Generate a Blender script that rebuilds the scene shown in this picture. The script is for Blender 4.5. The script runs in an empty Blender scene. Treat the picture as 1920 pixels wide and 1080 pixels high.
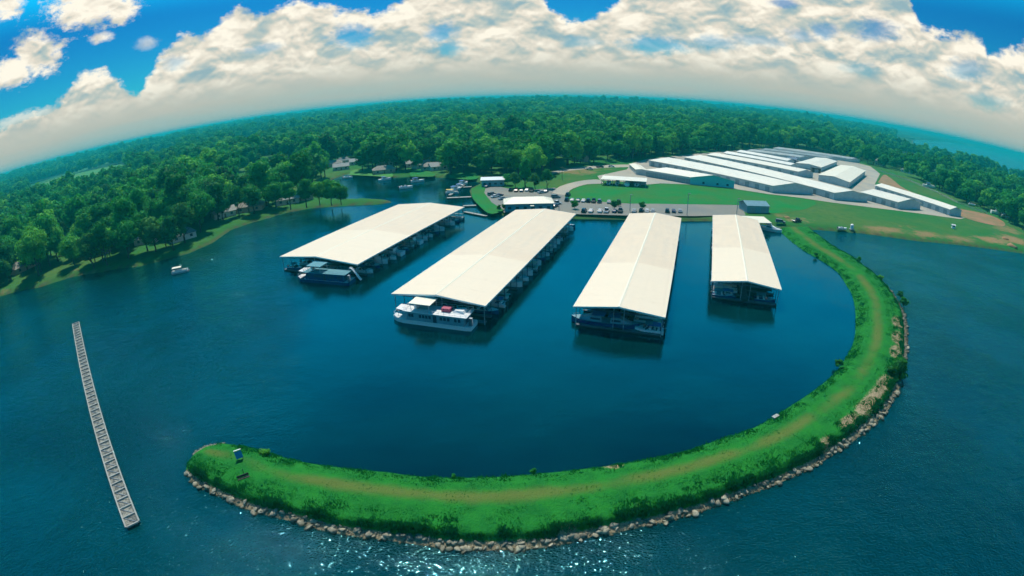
import bpy, bmesh, math, random
import numpy as np
from mathutils import Vector, Matrix
R = math.radians
random.seed(7)
rng = np.random.default_rng(11)
sc = bpy.context.scene
COL = sc.collection

# ------------------------------------------------------------------ camera
CAM_H = 52.0
FPX, PITCH, ROLL = 950.0, R(21.6), R(-1.25)      # pixels per radian in a 1920 wide frame
cam = bpy.data.cameras.new('camera')
camo = bpy.data.objects.new('camera', cam)
COL.objects.link(camo)
camo.location = (0, 0, CAM_H)
camo.rotation_euler = (Matrix.Rotation(math.pi/2 - PITCH, 3, 'X') @ Matrix.Rotation(ROLL, 3, 'Z')).to_euler()
cam.type = 'PANO'
cam.sensor_fit = 'HORIZONTAL'
cam.sensor_width = 36.0
cam.sensor_height = 20.25
cam.clip_start = 0.5
cam.clip_end = 80000
try:
    cc = cam if hasattr(cam, 'panorama_type') else cam.cycles
except Exception:
    cc = cam.cycles
if not hasattr(cc, 'panorama_type'):
    cc = cam.cycles
cc.panorama_type = 'FISHEYE_LENS_POLYNOMIAL'
cc.fisheye_fov = R(180)
cc.fisheye_polynomial_k0 = 0.0
cc.fisheye_polynomial_k1 = -1.0/(FPX/1920*36.0)
cc.fisheye_polynomial_k2 = 0.0
cc.fisheye_polynomial_k3 = 0.0
cc.fisheye_polynomial_k4 = 0.0
sc.camera = camo
sc.render.resolution_x, sc.render.resolution_y = 1024, 576

# ------------------------------------------------------------------ render settings
sc.render.engine = 'CYCLES'
sc.cycles.use_denoising = True
sc.cycles.use_adaptive_sampling = True
sc.cycles.adaptive_threshold = 0.03
sc.cycles.adaptive_min_samples = 16
sc.cycles.max_bounces = 4
sc.cycles.diffuse_bounces = 1
sc.cycles.glossy_bounces = 2
sc.cycles.transmission_bounces = 2
sc.cycles.transparent_max_bounces = 4
sc.cycles.volume_bounces = 0
sc.cycles.caustics_reflective = False
sc.cycles.caustics_refractive = False
sc.cycles.sample_clamp_indirect = 4.0
sc.view_settings.view_transform = 'Standard'
sc.view_settings.look = 'None'
sc.view_settings.gamma = 1.0
sc.view_settings.use_curve_mapping = False
sc.view_settings.exposure = 0.38

# ------------------------------------------------------------------ sun
SUN_EL, SUN_AZ = R(58), R(-13)                    # azimuth from +Y towards +X
sd = bpy.data.lights.new('sun', 'SUN')
sd.energy = 3.7
sd.angle = R(0.53)
sd.color = (1.0, 0.93, 0.80)
so = bpy.data.objects.new('sun', sd)
COL.objects.link(so)
sdir = Vector((math.sin(SUN_AZ)*math.cos(SUN_EL), math.cos(SUN_AZ)*math.cos(SUN_EL), math.sin(SUN_EL)))
so.rotation_euler = (-sdir).to_track_quat('-Z', 'Y').to_euler()

# ------------------------------------------------------------------ node helper
class NT:
    def __init__(s, nt): s.nt = nt
    def n(s, typ, **kw):
        nd = s.nt.nodes.new(typ)
        ins = kw.pop('ins', {})
        for k, v in kw.items(): setattr(nd, k, v)
        for k, v in ins.items():
            if isinstance(v, bpy.types.NodeSocket): s.nt.links.new(v, nd.inputs[k])
            else: nd.inputs[k].default_value = v
        return nd
    def math(s, op, a, b=0.0, clamp=False):
        nd = s.nt.nodes.new('ShaderNodeMath'); nd.operation = op; nd.use_clamp = clamp
        for i, v in enumerate((a, b)):
            if isinstance(v, bpy.types.NodeSocket): s.nt.links.new(v, nd.inputs[i])
            else: nd.inputs[i].default_value = v
        return nd.outputs[0]
    def mix(s, f, a, b, bt='MIX'):
        nd = s.nt.nodes.new('ShaderNodeMix'); nd.data_type = 'RGBA'; nd.blend_type = bt; nd.clamp_factor = True
        for key, v in ((0, f), (6, a), (7, b)):
            if isinstance(v, bpy.types.NodeSocket): s.nt.links.new(v, nd.inputs[key])
            elif key == 0: nd.inputs[0].default_value = v
            else: nd.inputs[key].default_value = (*v[:3], 1.0)
        return nd.outputs[2]
    def sstep(s, v, lo, hi):
        nd = s.nt.nodes.new('ShaderNodeMapRange'); nd.interpolation_type = 'SMOOTHSTEP'
        s.nt.links.new(v, nd.inputs[0])
        nd.inputs[1].default_value = lo; nd.inputs[2].default_value = hi
        nd.inputs[3].default_value = 0; nd.inputs[4].default_value = 1
        return nd.outputs[0]
    def noise(s, vec, scale, detail=4, rough=0.55, dist=0.0):
        nd = s.nt.nodes.new('ShaderNodeTexNoise')
        if vec is not None: s.nt.links.new(vec, nd.inputs['Vector'])
        nd.inputs['Scale'].default_value = scale
        nd.inputs['Detail'].default_value = detail
        nd.inputs['Roughness'].default_value = rough
        nd.inputs['Distortion'].default_value = dist
        return nd.outputs[0]
    def mapping(s, vec, sc_=(1, 1, 1), loc=(0, 0, 0), rot=(0, 0, 0)):
        nd = s.nt.nodes.new('ShaderNodeMapping')
        s.nt.links.new(vec, nd.inputs[0])
        nd.inputs[1].default_value = loc; nd.inputs[2].default_value = rot; nd.inputs[3].default_value = sc_
        return nd.outputs[0]

# ------------------------------------------------------------------ pixel of a 1920x1080 frame <-> world
def ray(px, py):
    X, Y = px-960.0, 540.0-py
    x = X*math.cos(ROLL)-Y*math.sin(ROLL); y = X*math.sin(ROLL)+Y*math.cos(ROLL)
    r = math.hypot(x, y); th = r/FPX
    if r < 1e-6: c = (0, 0, 1)
    else: c = (x/r*math.sin(th), y/r*math.sin(th), math.cos(th))
    return (c[0], c[2]*math.cos(PITCH)+c[1]*math.sin(PITCH), c[1]*math.cos(PITCH)-c[2]*math.sin(PITCH))
def at(px, py, z=0.0):
    d = ray(px, py)
    t = (z-CAM_H)/d[2]
    return (d[0]*t, d[1]*t)
def azel(px, py):
    d = ray(px, py)
    return math.degrees(math.atan2(d[0], d[1])), math.degrees(math.asin(d[2]))

# ------------------------------------------------------------------ sky
w = bpy.data.worlds.new('World'); sc.world = w; w.use_nodes = True
nt = w.node_tree; nt.nodes.clear(); N = NT(nt)
tc = N.n('ShaderNodeTexCoord').outputs['Generated']
sky = N.n('ShaderNodeTexSky', sky_type='NISHITA', sun_disc=False, sun_elevation=SUN_EL, sun_rotation=SUN_AZ,
          air_density=1.0, dust_density=0.3, ozone_density=3.0, altitude=50.0)
SKY_STR = 0.10
sep = N.n('ShaderNodeSeparateXYZ', ins={0: tc})
X, Y, Z = sep.outputs
az = N.math('ARCTAN2', X, Y)
az = N.math('MULTIPLY', az, 180/math.pi)
el = N.math('MULTIPLY', N.math('ARCSINE', Z), 180/math.pi)
# elevation of the cloud bank's upper edge, by azimuth
top_px = [(0, 232), (60, 214), (110, 190), (150, 140), (200, 128), (232, 160), (262, 175), (300, 100), (335, 66), (395, 58),
          (425, 22), (450, 8), (478, 28), (515, 20), (560, -6), (640, 18), (700, 26), (752, 4), (800, -40), (960, -60),
          (1010, -30), (1030, 10), (1065, 40), (1100, 34), (1140, 18), (1180, -30), (1400, -60), (1600, -50), (1700, -14),
          (1728, 48), (1765, 66), (1815, 62), (1842, 74), (1852, 98), (1885, 92), (1920, 84), (1990, 110)]
pts = [azel(*p) for p in top_px]
ramp = N.n('ShaderNodeValToRGB'); cr = ramp.color_ramp; cr.interpolation = 'LINEAR'
A0, A1 = pts[0][0]-1, pts[-1][0]+1
# 32 stops are the limit of a ramp: two ramps, left and right of straight ahead
def mkramp(ps, a0, a1):
    nd = N.n('ShaderNodeValToRGB'); c = nd.color_ramp
    while len(c.elements) > 1: c.elements.remove(c.elements[-1])
    first = True
    for a, e in ps:
        v = max(0.0, min(1.0, e/30.0)); p = (a-a0)/(a1-a0)
        if first: el_ = c.elements[0]; el_.position = p; first = False
        else: el_ = c.elements.new(p)
        el_.color = (v, v, v, 1)
    f = N.n('ShaderNodeMapRange', ins={0: az, 1: a0, 2: a1, 3: 0.0, 4: 1.0}).outputs[0]
    nt.links.new(f, nd.inputs[0])
    return N.math('MULTIPLY', nd.outputs[0], 30.0)
nt.nodes.remove(ramp)
mid = len(pts)//2
left = mkramp(pts[:mid+1], pts[0][0], pts[mid][0])
right = mkramp(pts[mid:], pts[mid][0], pts[-1][0])
isr = N.math('GREATER_THAN', az, pts[mid][0])
eltop = N.math('ADD', N.math('MULTIPLY', left, N.math('SUBTRACT', 1.0, isr)), N.math('MULTIPLY', right, isr))
# noise in (azimuth, elevation) degrees
av = N.n('ShaderNodeCombineXYZ', ins={0: az, 1: el, 2: 0.0}).outputs[0]
warp = N.noise(N.mapping(av, (0.35, 0.6, 1)), 1.0, 5, 0.6)
edge_n = N.math('MULTIPLY', N.math('SUBTRACT', warp, 0.5), 3.2)
bank = N.math('SUBTRACT', N.math('ADD', eltop, edge_n), el)
fr = N.noise(N.mapping(av, (1.1, 1.7, 1), (3, 1, 0)), 1.0, 5, 0.65)
bank = N.math('ADD', bank, N.math('MULTIPLY', N.math('SUBTRACT', fr, 0.5), 1.6))
bank = N.sstep(bank, -0.25, 0.75)
def blob(px, py, rx, ry, amp=1.0, soft=0.45):
    a, e = azel(px, py)
    a2, _ = azel(px+rx, py); _, e2 = azel(px, py-ry)
    ra = max(0.2, abs(a2-a)); re = max(0.2, abs(e2-e))
    dx = N.math('DIVIDE', N.math('SUBTRACT', az, a), ra)
    dy = N.math('DIVIDE', N.math('SUBTRACT', el, e), re)
    d = N.math('SQRT', N.math('ADD', N.math('MULTIPLY', dx, dx), N.math('MULTIPLY', dy, dy)))
    d = N.math('ADD', d, N.math('MULTIPLY', N.math('SUBTRACT', warp, 0.5), 1.6))
    d = N.math('ADD', d, N.math('MULTIPLY', N.math('SUBTRACT', fr, 0.5), 1.3))
    return N.math('MULTIPLY', N.math('SUBTRACT', 1.0, N.sstep(d, 1.0-soft, 1.0+soft*0.5)), amp)
m = bank
for b in [(168, 14, 84, 40), (228, 22, 34, 26), (72, 100, 48, 44), (22, 136, 44, 30), (12, 12, 34, 24), (193, 70, 22, 10, 0.9, 0.8), (276, 80, 20, 12, 0.5, 0.9), (50, 222, 60, 14, 0.7)]:
    m = N.math('MAXIMUM', m, blob(*b))
holes = None
for b in [(660, 70, 46, 22, 0.85), (828, 62, 30, 20, 0.7), (845, 90, 30, 14, 0.6), (1228, 84, 60, 18, 0.75), (1095, 78, 40, 12, 0.3), (1542, 58, 26, 14, 0.7), (1640, 58, 46, 20, 0.75),
          (1340, 82, 50, 16, 0.55), (1815, 130, 40, 22, 0.6), (1850, 190, 46, 16, 0.45), (1420, 76, 50, 12, 0.45), (1612, 130, 36, 14, 0.4), (500, 90, 40, 10, 0.4), (1470, 6, 26, 10, 0.7), (330, 118, 24, 16, 0.4), (1505, 68, 30, 14, 0.5)]:
    h = blob(*b, soft=0.75) if len(b) < 6 else blob(*b)
    holes = h if holes is None else N.math('MAXIMUM', holes, h)
m = N.math('MULTIPLY', m, N.math('SUBTRACT', 1.0, holes))
# wisps that fray the top of the bank
# billows: heaps lit from above; difference of the noise a little higher up gives lit tops and grey undersides
def billow(scale, off, det):
    v0 = N.mapping(av, (scale*0.55, scale, 1), (5, 2, 0))
    v1 = N.mapping(av, (scale*0.55, scale, 1), (5, 2+off, 0))
    a = N.noise(v0, 1.0, det, 0.48, 0.7); b = N.noise(v1, 1.0, det, 0.48, 0.7)
    return N.math('SUBTRACT', a, b)
d1 = billow(0.30, 0.34, 3); d2 = billow(0.8, 0.32, 2)
wv = N.n('ShaderNodeCombineXYZ', ins={0: N.math('ADD', N.math('MULTIPLY', az, 0.42), N.math('MULTIPLY', warp, 2.2)), 1: N.math('ADD', N.math('MULTIPLY', el, 0.85), N.math('MULTIPLY', fr, 1.3)), 2: 0.0}).outputs[0]
vn = N.n('ShaderNodeTexVoronoi', feature='SMOOTH_F1', ins={'Vector': N.mapping(wv, (0.55, 0.55, 1))})
vn.inputs['Scale'].default_value = 1.0; vn.inputs['Smoothness'].default_value = 0.35; vn.inputs['Detail'].default_value = 0.0; vn.voronoi_dimensions = '2D'
q1 = vn.outputs['Distance']
low = N.sstep(el, 1.0, 5.5)                       # towards the horizon the bank flattens out
up = N.math('SUBTRACT', eltop, el)
crest = N.math('SUBTRACT', 1.0, N.sstep(up, 0.0, 3.0))
lit = N.math('ADD', 0.56, N.math('MULTIPLY', N.math('ADD', N.math('MULTIPLY', d1, 2.0), N.math('MULTIPLY', d2, 1.1)), low))
lit = N.math('ADD', lit, N.math('MULTIPLY', crest, 0.20))
lit = N.math('ADD', lit, N.math('MULTIPLY', N.math('MULTIPLY', N.math('SUBTRACT', 0.45, q1), 0.75), low))
lit = N.math('ADD', lit, N.math('MULTIPLY', N.math('SUBTRACT', fr, 0.5), N.math('MULTIPLY', low, 0.35)), clamp=True)
ccol = N.n('ShaderNodeValToRGB'); c = ccol.color_ramp
c.elements[0].position = 0.0; c.elements[0].color = (0.24, 0.36, 0.40, 1)
c.elements[1].position = 1.0; c.elements[1].color = (0.82, 0.76, 0.64, 1)
e_ = c.elements.new(0.34); e_.color = (0.40, 0.45, 0.42, 1)
e_ = c.elements.new(0.62); e_.color = (0.62, 0.57, 0.48, 1)
nt.links.new(lit, ccol.inputs[0])
hz = N.mix(N.sstep(el, 0.0, 4.0), (0.35, 0.42, 0.38), (0.39, 0.40, 0.35))
hz = N.mix(N.sstep(N.noise(N.mapping(av, (0.06, 0.7, 1)), 1.0, 3, 0.5), 0.3, 0.7), hz, (0.42, 0.41, 0.35))
cloudc = N.mix(N.sstep(el, 1.2, 6.5), hz, ccol.outputs[0])
blue_low = N.sstep(el, -1.0, 14.0)
tint = N.mix(blue_low, (0.10, 0.95, 1.0), (0.04, 0.62, 1.05))
tint = N.mix(N.sstep(el, 12.0, 20.0), tint, (0.03, 2.8, 2.9))  # unseen sky band boosted in cyan to brighten the water's reflections
tint = N.mix(N.sstep(el, 24.0, 44.0), tint, (0.03, 0.65, 1.0))
skyc = N.mix(1.0, sky.outputs[0], tint, 'MULTIPLY')
skyc = N.n('ShaderNodeVectorMath', operation='SCALE', ins={0: skyc, 3: SKY_STR*0.62}).outputs[0]
far_up = N.sstep(el, 16.0, 40.0)                  # overhead the sky is mostly open
m = N.math('MULTIPLY', m, N.math('SUBTRACT', 1.0, N.math('MULTIPLY', far_up, 0.75)))
behind = N.math('LESS_THAN', el, -0.02)
col = N.mix(m, skyc, cloudc)
bg = N.n('ShaderNodeBackground', ins={0: col, 1: 1.0})
out = N.n('ShaderNodeOutputWorld', ins={0: bg.outputs[0]})
w.cycles.sampling_method = 'MANUAL'; w.cycles.sample_map_resolution = 256
# ================================================================== helpers
def lin(r, g, b): return (r, g, b)
def mat(name, col, rough=0.6, metal=0.0, var=0.12, scale=3.0, obj_rand=0.0, spec=0.5, col2=None, bump=0.0):
    m = bpy.data.materials.new(name); m.use_nodes = True
    nt = m.node_tree; N = NT(nt); b = nt.nodes['Principled BSDF']
    v = N.n('ShaderNodeTexCoord').outputs['Object']
    nz = N.noise(v, scale, 3, 0.6)
    c2 = col2 if col2 else tuple(c*(1-var*2) for c in col)
    c = N.mix(N.sstep(nz, 0.3, 0.75), col, c2)
    if obj_rand > 0:
        oi = N.n('ShaderNodeObjectInfo').outputs['Random']
        hs = N.n('ShaderNodeHueSaturation', ins={4: c})
        nt.links.new(N.math('ADD', 1-obj_rand, N.math('MULTIPLY', oi, 2*obj_rand)), hs.inputs[2])
        c = hs.outputs[0]
    nt.links.new(c, b.inputs['Base Color'])
    b.inputs['Roughness'].default_value = rough; b.inputs['Metallic'].default_value = metal
    b.inputs['Specular IOR Level'].default_value = spec
    if bump > 0:
        bp = N.n('ShaderNodeBump', ins={'Strength': bump, 'Distance': 0.2, 'Height': nz})
        nt.links.new(bp.outputs[0], b.inputs['Normal'])
    return m
M = {}
M['white'] = mat('white_paint', (0.78, 0.80, 0.80), 0.35, var=0.05)
M['cream'] = mat('cream_paint', (0.82, 0.76, 0.60), 0.5, var=0.05)
M['trim'] = mat('roof_trim', (0.60, 0.74, 0.74), 0.5, var=0.05)
M['galv'] = mat('galvanised_steel', (0.30, 0.36, 0.42), 0.5, 0.3)
M['bluegrey'] = mat('blue_grey_siding', (0.16, 0.33, 0.40), 0.6, var=0.12, scale=0.7)
M['teal'] = mat('teal_siding', (0.16, 0.60, 0.62), 0.6)
M['shedwall'] = mat('shed_metal_wall', (0.48, 0.54, 0.56), 0.55, var=0.08, scale=0.4)
M['shedroof'] = mat('shed_metal_roof', (0.70, 0.68, 0.58), 0.55, var=0.10, scale=0.12, col2=(0.78, 0.74, 0.62))
M['olderroof'] = mat('weathered_metal_roof', (0.60, 0.65, 0.62), 0.55, var=0.10, scale=0.12)
M['door'] = mat('roller_door', (0.22, 0.30, 0.34), 0.5)
M['shadesteel'] = mat('shade_dark_steel', (0.03, 0.05, 0.10), 0.6)  # steel coloured dark to stand in for shade under the dock roofs
M['deck'] = mat('dock_deck', (0.12, 0.14, 0.17), 0.85, var=0.2, scale=1.2)
M['float'] = mat('dock_float', (0.02, 0.025, 0.035), 0.7)
M['glass'] = mat('dark_glass', (0.01, 0.03, 0.07), 0.35, spec=0.4)
M['black'] = mat('black_plastic', (0.015, 0.015, 0.02), 0.5)
M['tyre'] = mat('tyre_rubber', (0.012, 0.012, 0.014), 0.9)
M['navy'] = mat('navy_gelcoat', (0.01, 0.04, 0.16), 0.25)
M['blue'] = mat('blue_canvas', (0.02, 0.16, 0.42), 0.7)
M['tealcanvas'] = mat('teal_canvas', (0.06, 0.26, 0.32), 0.7)
M['red'] = mat('faded_red', (0.42, 0.05, 0.12), 0.6)
M['yellow'] = mat('yellow_gelcoat', (0.80, 0.55, 0.05), 0.4)
M['skyblue'] = mat('light_blue_board', (0.02, 0.24, 0.55), 0.8, spec=0.1)
M['wood'] = mat('weathered_wood', (0.20, 0.14, 0.09), 0.85, scale=4)
M['bark'] = mat('bark', (0.045, 0.035, 0.03), 0.95, scale=5)
M['concrete'] = mat('concrete', (0.36, 0.37, 0.34), 0.9, var=0.12, scale=1.0)
M['asphalt'] = mat('grey_asphalt', (0.17, 0.18, 0.17), 0.9, var=0.12, scale=0.06, col2=(0.22, 0.21, 0.17))
M['gravel'] = mat('pale_gravel', (0.42, 0.37, 0.28), 0.95, var=0.15, scale=0.05, col2=(0.30, 0.30, 0.27), bump=0.2)
M['dirt'] = mat('red_dirt', (0.34, 0.17, 0.085), 0.95, scale=0.09, col2=(0.16, 0.15, 0.05), bump=0.3)
M['rock'] = mat('limestone_boulder', (0.31, 0.30, 0.22), 0.9, var=0.30, scale=1.3, obj_rand=0.35, bump=0.5)
nt_ = M['rock'].node_tree; N_ = NT(nt_); b_ = nt_.nodes['Principled BSDF']
zz = N_.n('ShaderNodeSeparateXYZ', ins={0: N_.n('ShaderNodeNewGeometry').outputs['Position']}).outputs[2]
lk_ = b_.inputs['Base Color'].links[0].from_socket
nt_.links.new(N_.mix(N_.sstep(zz, 0.10, 0.34), (0.05, 0.055, 0.03), lk_), b_.inputs['Base Color'])      # wet, weedy foot of the stones
M['lawn'] = mat('lawn_grass', (0.006, 0.19, 0.036), 0.9, scale=0.05, col2=(0.040, 0.16, 0.030), spec=0.1)
M['fieldgrass'] = mat('pale_field_grass', (0.05, 0.26, 0.05), 0.9, scale=0.02, col2=(0.11, 0.22, 0.06), spec=0.1)
for nm, c in [('carwhite', (0.8, 0.8, 0.8)), ('carblack', (0.012, 0.014, 0.02)), ('carnavy', (0.02, 0.05, 0.14)), ('cargrey', (0.16, 0.2, 0.22)),
              ('carred', (0.25, 0.02, 0.03)), ('carsilver', (0.42, 0.47, 0.5))]:
    M[nm] = mat(nm[3:]+'_car_paint', c, 0.25, 0.0, var=0.02)
for nm, c in [('h_white', (0.62, 0.62, 0.58)), ('h_tan', (0.42, 0.35, 0.25)), ('h_brick', (0.26, 0.13, 0.09)), ('h_grey', (0.32, 0.34, 0.34))]:
    M[nm] = mat('house_wall_'+nm[2:], c, 0.8)
for nm, c in [('r_pale', (0.34, 0.38, 0.38)), ('r_tan', (0.26, 0.25, 0.22)), ('r_slate', (0.14, 0.19, 0.22)), ('r_brown', (0.20, 0.15, 0.12))]:
    M[nm] = mat('house_roof_'+nm[2:], c, 0.8)

def leafmat(name, c1, c2, c3):
    m = bpy.data.materials.new(name); m.use_nodes = True
    nt = m.node_tree; N = NT(nt); b = nt.nodes['Principled BSDF']
    oi = N.n('ShaderNodeObjectInfo').outputs['Random']
    v = N.n('ShaderNodeTexCoord').outputs['Object']
    nz = N.noise(v, 0.35, 3, 0.6)
    rp = N.n('ShaderNodeValToRGB', ins={0: oi}); c = rp.color_ramp
    c.elements[0].color = (*c1, 1); c.elements[1].color = (*c3, 1)
    e = c.elements.new(0.35); e.color = (*[x*.8 for x in c2], 1)
    e = c.elements.new(0.75); e.color = (*[x*1.15 for x in c2], 1)
    k = N.mix(N.math('MULTIPLY', N.sstep(nz, 0.35, 0.7), 0.5), rp.outputs[0], tuple(x*1.7 for x in c2))
    nt.links.new(k, b.inputs['Base Color'])
    b.inputs['Roughness'].default_value = 0.75; b.inputs['Specular IOR Level'].default_value = 0.15
    tl = N.n('ShaderNodeBsdfTranslucent', ins={0: k}); mx = N.n('ShaderNodeMixShader', ins={0: 0.40, 1: b.outputs[0], 2: tl.outputs[0]})
    nt.links.new(mx.outputs[0], nt.nodes['Material Output'].inputs[0])
    return m
M['leaf'] = leafmat('leaves', (0.006, 0.075, 0.022), (0.030, 0.250, 0.034), (0.20, 0.55, 0.05))
M['leaf2'] = leafmat('bright_leaves', (0.03, 0.16, 0.03), (0.05, 0.21, 0.04), (0.10, 0.28, 0.05))

class MB:
    """collects shapes; build() links them as one mesh object"""
    def __init__(s): s.v = []; s.f = []; s.mi = []
    def add(s, vs, fs, mi=0):
        o = len(s.v); s.v += [tuple(v) for v in vs]; s.f += [tuple(i+o for i in f) for f in fs]; s.mi += [mi]*len(fs); return s
    def box(s, x0, x1, y0, y1, z0, z1, mi=0):
        vs = [(x0, y0, z0), (x1, y0, z0), (x1, y1, z0), (x0, y1, z0), (x0, y0, z1), (x1, y0, z1), (x1, y1, z1), (x0, y1, z1)]
        return s.add(vs, [(3, 2, 1, 0), (4, 5, 6, 7), (0, 1, 5, 4), (1, 2, 6, 5), (2, 3, 7, 6), (3, 0, 4, 7)], mi)
    def bar(s, a, b, w, h=None, mi=0):
        a, b = Vector(a), Vector(b); h = h or w
        d = (b-a); L = d.length
        if L < 1e-5: return s
        d.normalize(); u = Vector((0, 0, 1)) if abs(d.z) < 0.95 else Vector((1, 0, 0))
        x = d.cross(u).normalized(); y = x.cross(d).normalized()
        vs = []
        for p in (a, b):
            for sx, sy in ((-1, -1), (1, -1), (1, 1), (-1, 1)): vs.append(p+x*sx*w/2+y*sy*h/2)
        return s.add(vs, [(0, 3, 2, 1), (4, 5, 6, 7), (0, 1, 5, 4), (1, 2, 6, 5), (2, 3, 7, 6), (3, 0, 4, 7)], mi)
    def tube(s, a, b, r0, r1=None, n=8, mi=0):
        r1 = r0 if r1 is None else r1
        a, b = Vector(a), Vector(b); d = (b-a).normalized(); u = Vector((0, 0, 1)) if abs(d.z) < 0.95 else Vector((1, 0, 0))
        x = d.cross(u).normalized(); y = d.cross(x).normalized(); vs = []
        for p, r in ((a, r0), (b, r1)):
            for k in range(n):
                t = 2*math.pi*k/n; vs.append(p+x*math.cos(t)*r+y*math.sin(t)*r)
        fs = [(k, (k+1) % n, n+(k+1) % n, n+k) for k in range(n)]+[tuple(range(n))[::-1], tuple(range(n, 2*n))]
        return s.add(vs, fs, mi)
    def loft(s, rings, cap=True, mi=0):
        n = len(rings[0]); vs = [p for r in rings for p in r]; fs = []
        for i in range(len(rings)-1):
            for k in range(n): fs.append((i*n+k, i*n+(k+1) % n, (i+1)*n+(k+1) % n, (i+1)*n+k))
        if cap: fs += [tuple(range(n))[::-1], tuple((len(rings)-1)*n+k for k in range(n))]
        return s.add(vs, fs, mi)
    def sheet(s, poly, z, mi=0, thick=0.0):
        """flat polygon"""
        n = len(poly)
        s.add([(p[0], p[1], z) for p in poly], [tuple(range(n))], mi)
        return s
    def build(s, name, m, parent=None, smooth=False):
        me = bpy.data.meshes.new(name); me.from_pydata(s.v, [], s.f)
        for x in (m if isinstance(m, (list, tuple)) else [m]): me.materials.append(x)
        if any(s.mi): me.polygons.foreach_set('material_index', s.mi)
        if smooth: me.polygons.foreach_set('use_smooth', [True]*len(me.polygons))
        me.update()
        o = bpy.data.objects.new(name, me); COL.objects.link(o)
        if parent: o.parent = parent
        return o
def tag(o, label=None, cat=None, group=None, kind=None):
    if label: o['label'] = label
    if cat: o['category'] = cat
    if group: o['group'] = group
    if kind: o['kind'] = kind
    return o
def struct(o): o['kind'] = 'structure'; return o
def empty(name, loc=(0, 0, 0), rz=0.0, label=None, cat=None, group=None):
    o = bpy.data.objects.new(name, None); COL.objects.link(o)
    o.location = loc; o.rotation_euler = (0, 0, rz); o.empty_display_size = 0.5
    return tag(o, label, cat, group)
KIDS = {}
def dup(root, loc, rz, label=None, group=None, scale=None, swap=None):
    """a copy of a thing with copies of its parts and sub-parts"""
    if root.name not in KIDS:
        def rec(o): return [(c, rec(c)) for c in o.children]
        KIDS[root.name] = rec(root)
    r = root.copy(); COL.objects.link(r); r.location = loc; r.rotation_euler = (0, 0, rz)
    if scale is not None: r.scale = scale if hasattr(scale, '__len__') else (scale,)*3
    if label: r['label'] = label
    if group: r['group'] = group
    def cp(lst, par):
        for c, sub in lst:
            d = c.copy(); COL.objects.link(d); d.parent = par
            if swap and c.name.split('.')[0] in swap:
                d.material_slots[0].link = 'OBJECT'; d.material_slots[0].material = swap[c.name.split('.')[0]]
            cp(sub, d)
    cp(KIDS[root.name], r)
    return r
def np_mesh(name, v, f, mats, parent=None, smooth=False, attrs=None):
    """v (n,3), f (m,k) of one polygon size"""
    v = np.asarray(v, np.float32); f = np.asarray(f, np.int32); k = f.shape[1]
    me = bpy.data.meshes.new(name)
    me.vertices.add(len(v)); me.vertices.foreach_set('co', v.ravel())
    me.loops.add(f.size); me.loops.foreach_set('vertex_index', f.ravel())
    me.polygons.add(len(f)); me.polygons.foreach_set('loop_start', np.arange(len(f), dtype=np.int32)*k)
    me.polygons.foreach_set('loop_total', np.full(len(f), k, np.int32))
    if smooth: me.polygons.foreach_set('use_smooth', np.ones(len(f), bool))
    me.update(calc_edges=True)
    for x in (mats if isinstance(mats, (list, tuple)) else [mats]): me.materials.append(x)
    for an, av in (attrs or {}).items():
        a = me.attributes.new(an, 'FLOAT', 'POINT'); a.data.foreach_set('value', np.asarray(av, np.float32))
    o = bpy.data.objects.new(name, me); COL.objects.link(o)
    if parent: o.parent = parent
    return o
# value noise in numpy
def vnoise(x, y, seed=0):
    xi, yi = np.floor(x), np.floor(y); fx, fy = x-xi, y-yi
    fx, fy = fx*fx*(3-2*fx), fy*fy*(3-2*fy)
    def h(a, b):
        t = np.sin(a*127.1+b*311.7+seed*74.7)*43758.5453; return t-np.floor(t)
    return (h(xi, yi)*(1-fx)+h(xi+1, yi)*fx)*(1-fy)+(h(xi, yi+1)*(1-fx)+h(xi+1, yi+1)*fx)*fy
def fbm(x, y, oct=4, seed=0):
    s = 0; a = 0.5; t = 0
    for i in range(oct): s = s+a*vnoise(x*2**i, y*2**i, seed+i); t += a; a *= 0.5
    return s/t
def inpoly(px, py, poly):
    px = np.asarray(px, float); py = np.asarray(py, float); c = np.zeros(px.shape, bool); n = len(poly); j = n-1
    for i in range(n):
        xi, yi = poly[i]; xj, yj = poly[j]
        if yi != yj: c ^= ((yi > py) != (yj > py)) & (px < (xj-xi)*(py-yi)/(yj-yi)+xi)
        j = i
    return c
def segdist(px, py, line):
    d = np.full(np.shape(px), 1e9)
    for i in range(len(line)-1):
        ax, ay = line[i]; bx, by = line[i+1]; dx, dy = bx-ax, by-ay; L = dx*dx+dy*dy+1e-9
        t = np.clip(((px-ax)*dx+(py-ay)*dy)/L, 0, 1)
        d = np.minimum(d, np.hypot(px-ax-t*dx, py-ay-t*dy))
    return d
def catmull(p, step):
    p = np.array(p, float); out = []
    for i in range(len(p)-1):
        p0 = p[max(i-1, 0)]; p1 = p[i]; p2 = p[i+1]; p3 = p[min(i+2, len(p)-1)]
        n = max(1, int(np.hypot(*(p2-p1))/step))
        for k in range(n):
            t = k/n
            out.append(0.5*((2*p1)+(-p0+p2)*t+(2*p0-5*p1+4*p2-p3)*t*t+(-p0+3*p1-3*p2+p3)*t**3))
    out.append(p[-1]); return np.array(out)
def resample(p, n):
    d = np.r_[0, np.cumsum(np.hypot(*np.diff(p, axis=0).T))]; s = np.linspace(0, d[-1], n)
    return np.c_[np.interp(s, d, p[:, 0]), np.interp(s, d, p[:, 1])]

GZ = 1.5                                           # level of the flat shore land
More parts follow.
